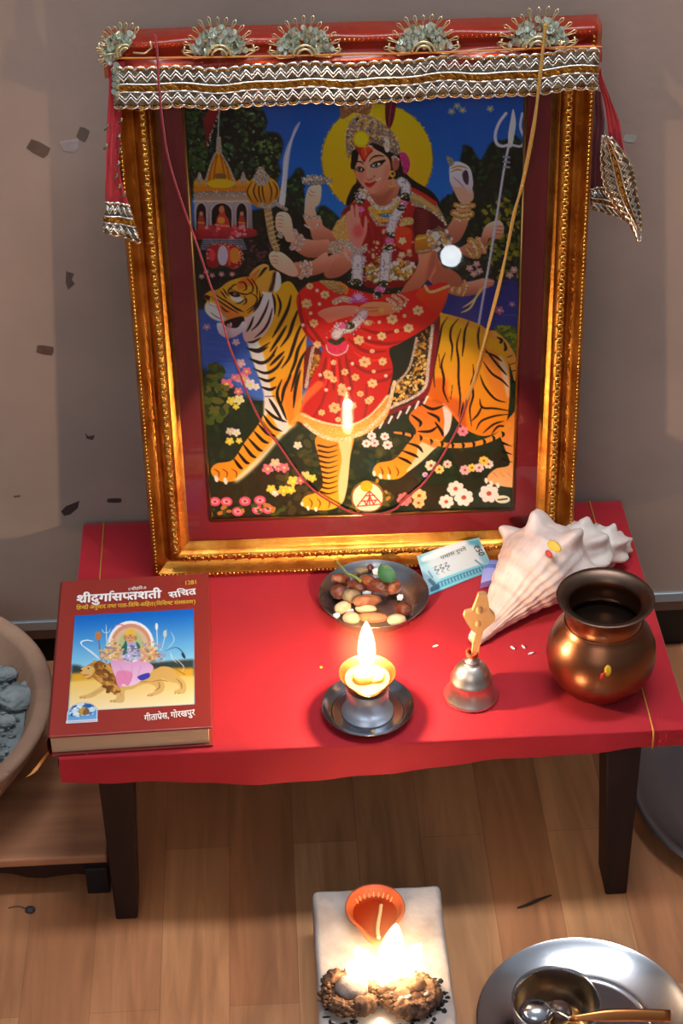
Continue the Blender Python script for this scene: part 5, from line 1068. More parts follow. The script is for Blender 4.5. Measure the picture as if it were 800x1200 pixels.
# ---- brass lamp on its steel stand
la = thing('oil_lamp', 'lit brass oil lamp with a spouted cup on a round steel stand', 'lamp', SA+Vector((0, 0, .0017)))
bm = new(); lathe(bm, [(0, 0), (.0250, 0), (.0254, .0012), (.0240, .0035), (.0222, .0060), (.0208, .0100), (.0204, .0200), (.0206, .0290), (.0196, .0306), (0, .0306)], 48); sharp(obj('stand', bm, mat('satin_steel', (206, 208, 214), .38, .9, rvar=.08, nscale=12), la), 40)
def heart(a, r, z):
    d = (a+PI/2+PI) % (2*PI)-PI; k = 1+.36*math.exp(-(d/.42)**2)*(r/.0268)**2-.02*math.exp(-(d/1.2)**2)
    return r*k*math.cos(a), r*k*math.sin(a), z+.0012*math.exp(-(d/.4)**2)*(r/.0268)
bm = new(); lathe(bm, [(.0005, .0308), (.010, .0312), (.0175, .0350), (.0232, .0412), (.0268, .0485), (.0275, .0490), (.0273, .0484), (.0260, .0470), (.0222, .0402), (.0165, .0346), (.009, .0322), (.0005, .0320)], 64, fx=heart); obj('cup', bm, mat('warm_brass', (176, 112, 58), .34, 1, rvar=.1, nscale=20), la)
bm = new(); lathe(bm, [(.0003, .0410), (.012, .0412), (.0215, .0418)], 40, fx=heart); obj('ghee', bm, mat('melted_ghee', (206, 150, 76), .2, spec=.6, sss=.3), la)
bm = new(); blob(bm, (-.0035, .0, .0440), (.0105, .0100, .0078), 3, .12, 2, 3); blob(bm, (.0085, .001, .0420), (.0085, .0095, .0060), 3, .15, 2, 8); obj('ghee_lump', bm, mat('ghee_solid', (220, 178, 104), .45, sss=.5), la)
bm = new(); tube(bm, spline([(-.002, .006, .046), (-.0015, .007, .051), (-.001, .0075, .0545)], 4), .0012, 6); obj('wick', bm, mat('burnt_wick', (40, 28, 22), .9), la)
fl = flame('flame', (0, 0, 0), .056, .19, 4500, 20, .80); fl.parent = la; fl.location = (.0, .007, .0500)
# ---- hand bell
BE = Vector((.0979, .0597, H))
be = thing('hand_bell', 'small silvery hand bell with a brass cross-shaped handle, standing upright', 'bell', BE)
bm = new(); lathe(bm, [(.0215, .0010), (.0248, .0006), (.0266, .0008), (.0270, .0022), (.0256, .0046), (.0232, .0090), (.0213, .0150), (.0204, .0210), (.0208, .0222), (.0209, .0234), (.0196, .0246), (.0178, .0310), (.0140, .0368), (.0085, .0410), (.0062, .0420), (.0060, .0436), (.0075, .0446), (.0070, .0458), (.0038, .0470), (.0033, .0500), (.0046, .0512), (.0046, .0524), (0, .0530)], 48)
obj('bell_body', bm, mat('silvery_bell_metal', (206, 194, 182), .36, 1, rvar=.08, nscale=20, bump=.04), be)
bm = new()
px = [(640, 455), (641, 400), (646, 356), (634, 345), (618, 312), (608, 288), (611, 270), (631, 262), (638, 230), (644, 197), (655, 192), (666, 197), (673, 225), (679, 262), (695, 284), (697, 304), (682, 325), (667, 346), (661, 400), (659, 455)]
M = Matrix.Rotation(.05, 4, 'Y') @ Matrix.Translation((0, .0025, 0))
oz = [((x-650)/3333*1.15, .0520+(455-y)/3333*.0762/.079) for x, y in px]
prism(bm, oz, .005, M); bmesh.ops.bevel(bm, geom=[e for e in bm.edges if len(e.link_faces) == 2 and e.calc_face_angle(0) > .9], offset=.0012, segments=2, affect='EDGES'); 
for s, z, r in ((0, .1085, .0042), (0, .092, .0036)): blob(bm, M @ Vector((s, -.0044, z)), (r, .0012, r*1.4), 2, 0)
sharp(obj('handle', bm, mat('pale_brass', (236, 190, 128), .5, .6, bump=.1, bscale=200), be), 40)
bm = new()
for k in range(3): tube(bm, [(math.cos(a)*.0052, math.sin(a)*.0052, .0520+k*.0016+.0006*math.sin(a*2+k)) for a in [2*PI*i/16 for i in range(17)]], .0011, 5)
obj('tied_thread', bm, mat('orange_red_thread', (190, 74, 34), .8), be)
# ---- copper pot
LO = Vector((.2245, .0655, H)); lo = thing('copper_pot', 'round copper water pot with a wide flared rim at the right of the table', 'pot', LO)
cop = mat('aged_copper', (164, 104, 72), .34, 1, col2=(112, 76, 56), nscale=14, nmix=(.3, .72), rvar=.12, bump=.05, bscale=60)
bm = new(); lathe(bm, [(0, .0005), (.024, .0005), (.028, .0015), (.036, .0065), (.0452, .0170), (.0512, .0300), (.0532, .0430), (.0518, .0560), (.0470, .0680), (.0405, .0770), (.0372, .0820), (.0362, .0870), (.0366, .0930), (.0392, .0995), (.0428, .1058), (.0456, .1092), (.0464, .1104), (.0458, .1112), (.0420, .1096), (.0372, .1060), (.0345, .1010), (.0336, .0940), (.0336, .0860), (.0350, .0800), (.0420, .0700), (.0480, .0500), (.0450, .0200), (.02, .004), (0, .004)], 80); sharp(obj('pot_body', bm, cop, lo), 60)
bm = new(); lathe(bm, [(.0340, .1030), (.0356, .1062), (.0420, .1100), (.0460, .1116), (.0468, .1108)], 80); obj('rim_lip', bm, mat('dull_dark_copper', (120, 96, 82), .42, 1, col2=(90, 70, 58), nscale=20), lo)
bm = new(); lathe(bm, [(0, .0745), (.0385, .0745)], 48); obj('water', bm, mat('dark_water', (22, 16, 12), .05, spec=.8), lo)
bm = new(); tube(bm, [(math.cos(a)*.0372, math.sin(a)*.0372, .0832) for a in [2*PI*i/48 for i in range(49)]], .0009, 5); obj('neck_ring', bm, cop, lo)
def petal(name, lab, c, nrm, size, cols, seed):
    n = Vector(nrm).normalized(); t = n.orthogonal().normalized(); b = n.cross(t); o = thing(name, lab, 'petal', c); r = random.Random(seed)
    for k, (col, off, sc) in enumerate(cols):
        bm = new(); m = bmesh.ops.create_icosphere(bm, subdivisions=2, radius=1)['verts']; an = r.random()*3
        for v in m: x, y = v.co.x*size*sc, v.co.y*size*sc*.6; v.co = t*(x*math.cos(an)-y*math.sin(an)+off*size)+b*(x*math.sin(an)+y*math.cos(an))+n*(v.co.z*.0009+.0012+k*.0004)
        obj('petal_piece', bm, mat('petal', col, .5), o, label='yellow petal piece' if col[1] > 120 else 'red petal piece')
d = (CAM-(LO+Vector((0, 0, .036)))); d.z = 0; d = Matrix.Rotation(.13, 3, 'Z') @ d.normalized()
petal('flower_petal', 'yellow and red petal stuck on the belly of the copper pot', LO+d*.0500+Vector((0, 0, .0605)), d+Vector((0, 0, .4)), .0058, (((226, 170, 30), -.3, 1), ((196, 40, 30), .9, .7)), 4)
# ---- conch
co = thing('conch_shell', 'large cream conch shell lying behind the copper pot', 'shell', at(640, 690, H))
CI = Matrix.Translation(co.location).inverted()
st = [(556, 750, .0075), (566, 738, .0115), (580, 722, .0165), (594, 706, .0240), (607, 691, .0320), (619, 678, .0395), (629, 667, .0440), (637, 659, .0450), (645, 653, .0420), (654, 650, .0330), (664, 647, .0290), (676, 645, .0325), (684, 643.5, .0315), (692, 642, .0235), (700, 640.5, .0235), (710, 639.5, .0225), (717, 639, .0160), (724, 638, .0150), (730, 637.5, .0085), (735, 637, .002)]
ctr = [(CI @ at(x, y, H+max(r*.86, .008)), r) for x, y, r in st]
SUB = 9; cs = spline([c for c, r in ctr], SUB); rs = [v.x for v in spline([(r, 0, 0) for c, r in ctr], SUB)]
bm = new(); lay = bm.verts.layers.float_color.new('shade'); SEG = 110; rings = []; n = len(cs)
for i, (c, r) in enumerate(zip(cs, rs)):
    d = (cs[min(i+2, n-1)]-cs[max(i-2, 0)]).normalized(); u = Vector((0, 0, 1))-d*d.z; u.normalize(); b = d.cross(u); s = i/SUB; ring = []
    for j in range(SEG):
        a = 2*PI*j/SEG; k = r
        def knob(s0, ds, n_, ph, am, sharp_): return am*math.exp(-((s-s0)/ds)**2)*(.5+.5*math.cos(n_*a+ph))**sharp_
        k += knob(7.5, .75, 7, 2.4, .0185, 3)+knob(11.7, .5, 8, 1.0, .0095, 2)+knob(15.3, .5, 7, .3, .0080, 2)+knob(17.6, .4, 6, 2.0, .0045, 2)
        body = math.exp(-((s-4.5)/3.2)**2)
        k += body*(.0007*math.sin(26*a+.9*s)+.0006*math.sin(s*9+1.2*math.sin(a*2))) + .0005*math.sin(s*15+a)*min(1, r/.02)*(1-body)
        k += .0016*noise.noise(Vector((s*1.2, math.cos(a)*2, math.sin(a)*2)))*min(1, r/.02)
        v = c+u*(k*math.cos(a)*.88)+b*(k*math.sin(a)); zmin = H+.0008-co.location.z
        if v.z < zmin: v.z = zmin
        ring.append(bm.verts.new(v))
    rings.append(ring)
for A_, B_ in zip(rings, rings[1:]):
    for j in range(SEG): bm.faces.new((A_[j], A_[(j+1) % SEG], B_[(j+1) % SEG], B_[j]))
bm.faces.new(rings[0][::-1]); bm.faces.new(rings[-1])
cm = mat('conch_shell', (226, 206, 196), .46, col2=(196, 160, 146), nscale=22, nmix=(.38, .78), bump=.35, bscale=70, sss=.05)
nt = cm.node_tree; bs_ = nt.nodes['Principled BSDF']; va = nt.nodes.new('ShaderNodeVertexColor'); va.layer_name = 'shade'; mx = nt.nodes.new('ShaderNodeMix'); mx.data_type = 'RGBA'; mx.blend_type = 'MULTIPLY'; mx.inputs['Factor'].default_value = 1
src = bs_.inputs['Base Color'].links[0].from_socket; nt.links.new(src, mx.inputs['A']); nt.links.new(va.outputs[0], mx.inputs['B']); nt.links.new(mx.outputs['Result'], bs_.inputs['Base Color'])
for i, ring in enumerate(rings):
    s = i/SUB
    for j, v in enumerate(ring):
        a = 2*PI*j/SEG; g = max(0, math.sin(s*4.2+.8*math.sin(a+1)))**8*.16*math.exp(-((s-4)/3)**2)+max(0, math.sin(13*a+.45*s))**10*.15*math.exp(-((s-4.6)/3)**2)+.22*math.exp(-((s-9.1-.25*math.sin(a))/.28)**2)+.15*math.exp(-((s-13.2)/.25)**2)
        cool = 1/(1+math.exp(-(s-8.5)*2)); v[lay] = (1-g*.7+.0*cool, 1-g*1.1+.06*cool, 1-g*1.35+.05*cool, 1)
sh = obj('shell_body', bm, cm, co)
p = at(648, 643, H+.083); petal('flower_petal', 'yellow petal with a red end lying on top of the conch shell', p, (-.2, -.5, .85), .0085, (((226, 180, 40), .3, 1), ((190, 50, 30), -.9, .6)), 9)
# ---- banknotes
def note(name, lab, corners, col, fn, bend, res=44, thick=0):
    a, b, c, d = [Vector(q) for q in corners]        # bottom-left, bottom-right, top-right, top-left
    W_ = int((b-a).length*2400); H_ = int((d-a).length*2400); p = Paint(W_, H_, col); fn(p)
    ys, xs = np.mgrid[0:H_, 0:W_]; s = xs/(W_-1); t = 1-ys/(H_-1)
    A_, B_, C_, D_ = [np.array(q) for q in (a, b, c, d)]
    P = ((1-s)*(1-t))[..., None]*A_+(s*(1-t))[..., None]*B_+(s*t)[..., None]*C_+((1-s)*t)[..., None]*D_
    nn = np.array((b-a).cross(d-a).normalized()); P = P+bend(s, t)[..., None]*nn
    return p, quad_grid(name, P, p.b, print_mat(name+'_ink', .6), None)
def paint_note(p):
    w, h = p.w, p.h; q = lambda pts: [(x*w, y*h) for x, y in pts]
    p.poly(q([(-.1, -.1), (1.1, -.1), (1.1, 1.1), (-.1, 1.1)]), (178, 190, 196), (200, 214, 220), ang=20, sm=False)
    p.poly(q([(0, -.05), (.30, -.05), (.18, .16), (0, .30)]), (96, 160, 176), soft=6); p.poly(q([(.72, -.05), (1.05, -.05), (1.05, .25), (.86, .18)]), (76, 150, 172), soft=5)
    p.poly(q([(.1, .06), (.72, .02), (.74, .12), (.12, .2)]), (206, 212, 216), soft=3); p.poly(q([(0, .72), (1, .72), (1, 1), (0, 1)]), (120, 190, 208), (84, 164, 188), sm=False); p.poly(q([(0, .3), (.14, .35), (.2, .75), (0, .9)]), (150, 190, 204), soft=5); p.poly(q([(.88, .45), (1, .45), (1, .8), (.9, .8)]), (130, 184, 200), soft=4)
    for i in range(16): x = .18+i*.048; p.line(q([(x, .80), (x, .90)]), .018*w, (70, 110, 130)); p.line(q([(x, .80), (x+.03, .80)]), .012*w, (70, 110, 130))
    p.poly(q([(.06, .84), (.17, .82), (.17, .94), (.06, .95)]), (60, 110, 130), tex=14); p.line(q([(0, .955), (1, .955)]), .02*h, (150, 200, 210))
    for k in range(3): x = .17+k*.08; p.line(q([(x, .42), (x+.06, .40), (x+.02, .48), (x+.08, .50), (x+.03, .57), (x+.07, .62)]), .014*w, (96, 104, 116), taper='both')
    p.line(q([(.10, .45), (.13, .62)]), .02*w, (110, 130, 140)); p.line(q([(.08, .66), (.12, .8)]), .05*w, (84, 120, 136)); p.line(q([(.80, .58), (.86, .76)]), .03*w, (110, 150, 165))
nb = [at(502, 698, H+.0008), at(580, 666, H+.0025)]
def fpt(x, y, d): u, v = uvp(x, y); return FMAT @ Vector((u, -d, v))
nt_ = [fpt(559, 621, .016), fpt(487, 643, .015)]
pn, no = note('banknote', '', (nb[0], nb[1], nt_[0], nt_[1]), (180, 196, 204), paint_note, lambda s, t: .0035*np.sin(s*PI)*t-.004*(s**3)*(1-t))
tag(no, 'pale blue fifty-rupee banknote propped against the frame', 'banknote')
# printed words of the note
NA, NB, NC, ND = nb[0], nb[1], nt_[0], nt_[1]; nnv = (NB-NA).cross(ND-NA).normalized()
def on_note(s, t): return NA*((1-s)*(1-t))+NB*(s*(1-t))+NC*(s*t)+ND*((1-s)*t)+nnv*(.0035*math.sin(s*PI)*t-.004*s**3*(1-t)+.0006)
def note_text(pieces, s0, t0, ds, dt, hs, ht, m, name, bold=.015):
    """run along (ds, dt); letter height along (hs, ht)"""
    bm = write(pieces, bold); a = min(v.co.x for v in bm.verts); b = max(v.co.x for v in bm.verts)
    for v in bm.verts: k = (v.co.x-a)/(b-a); y = v.co.y/HEADLINE; v.co = on_note(s0+ds*k+hs*y, t0+dt*k+ht*y)+nnv*(v.co.z*1.5e-5)
    obj(name, bm, m, no, False)
nink = mat('grey_note_ink', (74, 84, 96), .6)
note_text(['पचास', ('gap', .25), 'रुपये'], .32, .70, .42, .05, -.005, .085, nink, 'word_lettering'); note_text(['₹50'], .845, .80, .045, -.32, .085, .01, nink, 'value_lettering', .03)
def paint_note2(p):
    w, h = p.w, p.h; p.poly([(0, 0), (w, 0), (w, h), (0, h)], (130, 130, 190), (190, 196, 226), ang=30, sm=False)
    p.line([(0, h*.2), (w, h*.35)], h*.14, (96, 110, 180)); p.line([(w*.2, h), (w*.8, 0)], h*.12, (226, 230, 240)); p.poly([(0, h*.8), (w, h*.7), (w, h), (0, h)], (120, 80, 130), sm=False)
p2, n2 = note('folded_note', '', (at(562, 690, H+.0006), at(606, 688, H+.0006), fpt(612, 652, .012), fpt(566, 652, .010)), (150, 150, 200), paint_note2, lambda s, t: .003*np.sin(s*6))
tag(n2, 'crumpled violet banknote tucked between the blue banknote and the conch', 'banknote')
# ---- food on the plate
DATE = [mat('date_skin_dark', (112, 52, 26), .38, col2=(70, 30, 16), nscale=120, bump=.6, bscale=260), mat('date_skin', (150, 80, 42), .4, col2=(100, 48, 24), nscale=110, bump=.6, bscale=260), mat('date_skin_pale', (176, 112, 70), .45, col2=(130, 74, 42), nscale=110, bump=.5, bscale=260)]
NUT = mat('almond_cream', (222, 186, 146), .5, col2=(206, 160, 116), nscale=70, bump=.2); TAN = mat('raisin_tan', (150, 128, 90), .5, col2=(120, 96, 64), nscale=90, bump=.4, bscale=300); ORA = mat('almond_skin', (196, 118, 66), .5, col2=(166, 92, 48), nscale=80, bump=.3, bscale=300); CRY = mat('sugar_crystal', (226, 222, 222), .2, spec=.6, sss=.3)
FOOD = [('dried_date', 'date', 160, 222, .0105, .0070, .2, DATE[1], .010, 'plump reddish date at the left rim of the plate, below the leaf stem'), ('dried_date', 'date', 158, 308, .0100, .0085, -.5, DATE[0], .010, 'wrinkled dark date near the left rim, under the reddish date'), ('dried_date', 'date', 268, 266, .0110, .0070, -.7, DATE[0], .013, 'glossy dark date under the tip of the leaf stem'), ('dried_date', 'date', 345, 232, .0110, .0075, -.9, DATE[1], .013, 'upright wrinkled date left of the green leaf'), ('dried_date', 'date', 415, 262, .0150, .0085, -.35, DATE[0], .013, 'long brown date in the middle, below the green leaf'), ('dried_date', 'date', 520, 272, .0105, .0085, .9, DATE[1], .011, 'rough brown date to the right of the green leaf'), ('dried_date', 'date', 342, 366, .0165, .0075, .35, DATE[2], .012, 'long pale brown date across the centre of the plate'), ('dried_date', 'date', 590, 418, .0090, .0075, .3, DATE[0], .009, 'broken dark date alone at the right rim'),
        ('almond', 'nut', 380, 478, .0160, .0062, -.15, ORA, .007, 'long orange-brown almond at the front of the plate'), ('almond', 'nut', 180, 412, .0090, .0075, .2, NUT, .008, 'pale cream nut at the left front of the plate'), ('almond', 'nut', 236, 482, .0098, .0072, -.5, NUT, .007, 'cream nut at the front left rim, beside the orange almond'), ('almond', 'nut', 336, 420, .0115, .0052, -.15, NUT, .008, 'long whitish nut lying just behind the orange almond'), ('almond', 'nut', 540, 494, .0105, .0070, .3, NUT, .007, 'cream nut at the front right rim'), ('raisin', 'raisin', 240, 336, .0105, .0085, .1, TAN, .010, 'round greenish tan raisin left of the long pale date'), ('raisin', 'raisin', 305, 172, .0085, .0055, .3, TAN, .011, 'tan raisin at the back of the plate near the stem'), ('clove', 'spice', 366, 148, .0035, .0050, 0, DATE[0], .013, 'small dark knob at the back rim of the plate'),
        ('sugar_crystal', 'sugar', 565, 342, .0042, .0042, .5, CRY, .006, 'white sugar lump alone on the right of the plate'), ('sugar_crystal', 'sugar', 140, 462, .0045, .0036, .4, CRY, .009, 'white sugar lump at the left front rim'), ('sugar_crystal', 'sugar', 338, 318, .0058, .0045, .2, CRY, .009, 'clear sugar lump behind the long pale date'), ('sugar_crystal', 'sugar', 404, 170, .0048, .0052, .9, CRY, .015, 'white lump touching the left edge of the leaf'), ('sugar_crystal', 'sugar', 225, 440, .0060, .0045, .7, CRY, .006, 'dull sugar lump between the two cream nuts')]
for k, (nm, cat, x, y, rx, ry, an, m, z, lab) in enumerate(FOOD):
    p = at(370+x/5.714, 640+y/5.714, H+z); bm = new(); am = {'d': .16, 'a': .05, 'r': .14, 'c': .2, 's': .25}[nm[0]]
    dr = (p-PLATE); dr.z = 0; lift = max(0, dr.length+rx*.6-.040)*.75
    blob(bm, (0, 0, 0), (rx, ry, min(ry*.85, .0078)), 3 if nm[0] != 's' else 1, am, 2.2, k+1, Rot(.15*math.sin(k*2), .2*math.cos(k), an))
    o = obj(nm, bm, m, None, nm[0] != 's'); o.location = p; tag(o, lab, cat)
le = thing('green_leaf', 'small green leaf with a curved stem lying on the dates', 'leaf', at(452, 672, H+.026)); LI_ = Matrix.Translation(le.location).inverted()
bm = new(); M = Rot(.55, -.1, .5); rows = []
for i in range(11):
    t = i/10; wd = .0098*math.sin(PI*min(1, t*.92+.08))**.7*(1-.1*t); rows.append([bm.verts.new(M @ Vector((wd*s, -.0115+.0230*t, .0022*s*s-.002*math.sin(t*3)))) for s in (-1, -.5, 0, .5, 1)])
for a, b in zip(rows, rows[1:]):
    for j in range(4): bm.faces.new((a[j], a[j+1], b[j+1], b[j]))
obj('leaf_blade', bm, mat('leaf_green', (54, 104, 52), .5, col2=(40, 84, 44), nscale=60), le)
bm = new(); tube(bm, spline([LI_ @ at(370+x/5.714, 640+y/5.714, H+z) for x, y, z in ((128, 94, .026), (175, 140, .024), (210, 182, .022), (262, 206, .0215), (300, 236, .021))], 5), lambda t: .0009+.0009*t, 6); obj('stem', bm, mat('stem_green', (120, 132, 70), .6), le)
# ---- loose grains on the cloth
rice = mat('rice', (236, 226, 222), .5); first = None
for k, (x, y, an, lab) in enumerate(((510, 757, .3, 'rice grain on the cloth left of the bell handle'), (600.5, 759, -1.0, 'rice grain nearest the tip of the conch'), (613, 758, -1.2, 'rice grain standing steeply, middle of the three by the conch'), (622, 765.5, .35, 'rice grain furthest right of the three by the conch'))):
    p = at(x, y, H+.0012)
    if first is None: bm = new(); blob(bm, (0, 0, 0), (.0036, .0012, .0011), 2, .05); first = o = obj('rice_grain', bm, rice)
    else: o = first.copy(); C.objects.link(o)
    o.location = p; o.rotation_euler = (0, 0, an); tag(o, lab, 'rice', 'rice grains on the cloth')
for x, y, z, r, lab in ((376, 782, .001, .0018, 'tiny yellow crumb on the cloth left of the lamp'), (437, 857, .0105, .0019, 'tiny yellow crumb on the front rim of the saucer')):
    bm = new(); blob(bm, (0, 0, 0), (r, r, r*.7), 2, .2); o = obj('flower_crumb', bm, mat('crumb', (226, 160, 50), .6)); o.location = at(x, y, H+z); tag(o, lab, 'crumb')
# ================================================================ things on the floor
# ---- whitewashed brick with the small fire
brm = mat('whitewashed_brick', (186, 172, 164), .85, col2=(150, 128, 116), nscale=26, nmix=(.42, .75), bump=.5, bscale=120)
nt = brm.node_tree; b = nt.nodes['Principled BSDF']; n = nt.nodes.new('ShaderNodeTexNoise'); n.inputs['Scale'].default_value = 5; n.inputs['Detail'].default_value = 8
tc = nt.nodes.new('ShaderNodeTexCoord'); nt.links.new(tc.outputs['Object'], n.inputs[0]); r = nt.nodes.new('ShaderNodeValToRGB'); r.color_ramp.elements[0].position = .60; r.color_ramp.elements[1].position = .72
r.color_ramp.elements[0].color = (1, 1, 1, 1); r.color_ramp.elements[1].color = (.35, .3, .28, 1); nt.links.new(n.outputs['Fac'], r.inputs[0])
mx = nt.nodes.new('ShaderNodeMix'); mx.data_type = 'RGBA'; mx.blend_type = 'MULTIPLY'; mx.inputs['Factor'].default_value = .8; src = b.inputs['Base Color'].links[0].from_socket
nt.links.new(src, mx.inputs['A']); nt.links.new(r.outputs[0], mx.inputs['B']); nt.links.new(mx.outputs['Result'], b.inputs['Base Color'])
BZ = .065; bm = new(); box(bm, -.0655, .0610, -.2750, -.0285, 0, BZ, .006, 3)
bmesh.ops.subdivide_edges(bm, edges=[e for e in bm.edges if e.calc_length() > .02], cuts=10, use_grid_fill=True)
for v in bm.verts:
    k = noise.noise(v.co*60)*.0012+noise.noise(v.co*18+Vector((3, 1, 2)))*.0012
    if v.co.z > .001: v.co += Vector((v.co.x, (v.co.y+.15)*.5, 0)).normalized()*k
    if BZ-.003 < v.co.z: v.co.z -= abs(k)*.6
tag(obj('brick', bm, brm), 'whitewashed sooty brick on the floor carrying the clay lamp and the small fire', 'brick')
def spouted(a, r, z):
    d = (a+PI/2+PI) % (2*PI)-PI; k = 1+.62*math.exp(-(d/.40)**2)*(r/.0298)**1.6
    return r*k*math.cos(a)*.98, r*k*math.sin(a), z
CL = Vector((-.0062, -.0742, BZ-.0004)); cl = thing('clay_lamp', 'small orange clay lamp with oil and a wick at the far end of the brick', 'lamp', CL)
clay = mat('orange_terracotta', (190, 88, 42), .6, col2=(164, 68, 32), nscale=24, bump=.2, bscale=200)
bm = new(); lathe(bm, [(.0004, 0), (.015, 0), (.0205, .0050), (.0265, .0140), (.0298, .0205), (.0292, .0222), (.0272, .0222), (.0255, .0190), (.0205, .0100), (.013, .0052), (.0004, .0046)], 64, fx=spouted); obj('bowl', bm, clay, cl)
bm = new(); lathe(bm, [(.0003, .0125), (.0100, .0125), (.0222, .0126)], 48, fx=spouted); obj('oil', bm, mat('lamp_oil', (150, 44, 14), .06, spec=.9), cl)
bm = new()
for i in range(9):             # small pressed notches along the inside back
    a = math.radians(40+i*12.5); tube(bm, [(math.cos(a)*.0205, math.sin(a)*.0205, .0130), (math.cos(a)*.0232, math.sin(a)*.0232, .0175)], .0008, 5)
obj('rim_notches', bm, mat('pale_clay', (222, 150, 90), .6), cl)
bm = new(); tube(bm, spline([(.0065, .009, .0135), (.0045, -.004, .0150), (.0015, -.020, .0185), (.0005, -.034, .0225), (.001, -.042, .0245)], 5), .0019, 7); obj('wick', bm, mat('cotton_wick', (226, 176, 120), .9), cl)
dung = mat('burning_dung_cake', (120, 82, 54), .95, col2=(70, 46, 34), nscale=60, nmix=(.35, .65), bump=1.0, bscale=160); ash = mat('grey_ash', (150, 134, 126), .95, col2=(110, 92, 84), nscale=60, bump=.6, bscale=160)
dk = thing('dung_cake', 'left smouldering dung cake on the brick, a grey lump in its hollow', 'dung cake', (-.0345, -.168, BZ)); bm = new()
def crust(bm, c, R, r, seed, a0=0, a1=2*PI, n=22):
    for i in range(n):
        a = a0+(a1-a0)*i/n; q = rnd.uniform(.6, 1.1); blob(bm, (c[0]+R[0]*math.cos(a), c[1]+R[1]*math.sin(a), c[2]+rnd.uniform(-.002, .003)), (r*q, r*q, r*q*.9), 3, .45, 4.5, seed+i)
    for i in range(n*7):
        a = a0+(a1-a0)*rnd.random(); q = rnd.uniform(.0012, .0034); k = rnd.uniform(.75, 1.42); blob(bm, (c[0]+R[0]*k*math.cos(a), c[1]+R[1]*k*math.sin(a), c[2]+.0075-.014*abs(k-1.05)+rnd.uniform(-.002, .002)), (q, q*.8, q*.8), 1, .4, 2, seed+i)
crust(bm, (0, 0, .009), (.0225, .0195), .0088, 3); blob(bm, (0, 0, .006), (.026, .022, .008), 3, .2, 3, 1); obj('cake', bm, dung, dk)
bm = new(); blob(bm, (.001, .002, .015), (.0160, .0135, .010), 3, .12, 2, 5); obj('ash_lump', bm, ash, dk)
dk = thing('dung_cake', 'right smouldering dung cake on the brick, burning at its left side', 'dung cake', (.0190, -.1745, BZ)); bm = new()
crust(bm, (0, 0, .010), (.0205, .0175), .0095, 40); blob(bm, (0, 0, .008), (.025, .021, .012), 3, .3, 4, 7); blob(bm, (.006, .004, .018), (.010, .009, .007), 3, .4, 3, 9); obj('cake', bm, dung, dk)
bm = new()
for i in range(14): blob(bm, (rnd.uniform(-.018, .018), rnd.uniform(-.015, .015), rnd.uniform(.016, .021)), (.0028, .0026, .0018), 1, .4, 2, i)
obj('ash_flakes', bm, ash, dk)
bm = new()                     # soot and crumbs round the cakes
for i in range(170):
    a = rnd.random()*2*PI; k = rnd.uniform(.75, 1.3); p = (-.006+.056*k*math.cos(a), -.176+.030*k*math.sin(a), BZ-.0006)
    if -.060 < p[0] < .056: blob(bm, p, (rnd.uniform(.0015, .005), rnd.uniform(.0012, .004), .0011), 1, .3, 2, i)
tag(obj('soot', bm, mat('black_soot', (30, 26, 26), .95)), 'black soot and crumbs scattered on the brick round the dung cakes', 'soot', kind='stuff')
fi = thing('small_fire', 'bright flames rising from the dung cakes on the brick', 'fire', (-.004, -.168, BZ+.014))
for (x, y, z, h, w0, cr, ha, hr, tl) in ((.004, .013, 0, .072, .21, 1900, 11, .75, (.0, .12)), (.014, .013, .002, .052, .24, 1800, 9, .8, (.1, .42)), (-.007, .012, .002, .046, .27, 1800, 10, .85, (0, -.40)), (-.021, .010, .005, .024, .42, 2200, 14, .95, (0, -.55)), (.0235, .012, .007, .034, .26, 1700, 14, .85, (0, .2)), (-.001, .000, .003, .028, .36, 1500, 12, .9, (-.3, .1)), (.009, .004, .004, .036, .26, 1600, 8, .8, (-.2, -.2))):
    f = flame('flame', (0, 0, 0), h, w0, cr, ha, hr, tl); f.parent = fi; f.location = (x, y, z)
f = flame('ember_flame', (-.010, -.2065, BZ+.002), .016, .5, 2500, 40, 1.0); tag(f, 'small ember flame in front of the dung cakes at the photo bottom', 'flame')
# ---- steel platter with bowl and spoon
TH = Vector((.187, -.170, 0))
dish('steel_platter', 'large round steel platter on the floor, lower right, with a bowl in it', 'platter', TH, [(0, .0040), (.060, .0040), (.0640, .0046), (.0655, .0060), (.0670, .0050), (.0710, .0056), (.0985, .0176), (.1010, .0190), (.1026, .0196), (.1034, .0188), (.1026, .0180), (.0990, .0160), (.0710, .0034), (.060, .002), (.055, 0), (0, 0)][::-1], steel, 96)
kb = thing('steel_bowl', 'small steel bowl with a brassy inside standing in the platter', 'bowl', (.158, -.168, .0044))
bm = new(); lathe(bm, [(0, 0), (.028, 0), (.034, .004), (.0385, .018), (.0405, .040), (.0418, .0445), (.0410, .0450), (.0398, .0440), (.0392, .0400), (.0372, .019), (.0325, .0056), (.027, .002), (0, .0018)], 72); sharp(obj('bowl_wall', bm, steel, kb), 50)
bm = new(); lathe(bm, [(0, .0022), (.0272, .0024), (.0328, .0060), (.0376, .019), (.0394, .0380)], 64); obj('bowl_inside', bm, mat('golden_stained_steel', (190, 140, 80), .22, 1, rvar=.1, nscale=14), kb)
sp = thing('spoon', 'copper-handled spoon resting on the small bowl with its steel bowl inside', 'spoon', (.158, -.168, .0044)); SI = Matrix.Translation(sp.location).inverted()
bm = new(); a, b_ = SI @ at(668, 1194, .053), SI @ at(785, 1190, .047); pts = [a.lerp(b_, i/14)+Vector((0, 0, .003*math.sin(i*.25))) for i in range(15)]
tube(bm, pts, lambda t: .0028+.0030*min(1, max(0, t-.05)*3), 10, flat=.35); obj('handle', bm, mat('copper_handle', (196, 122, 68), .3, 1, rvar=.08, nscale=30), sp)
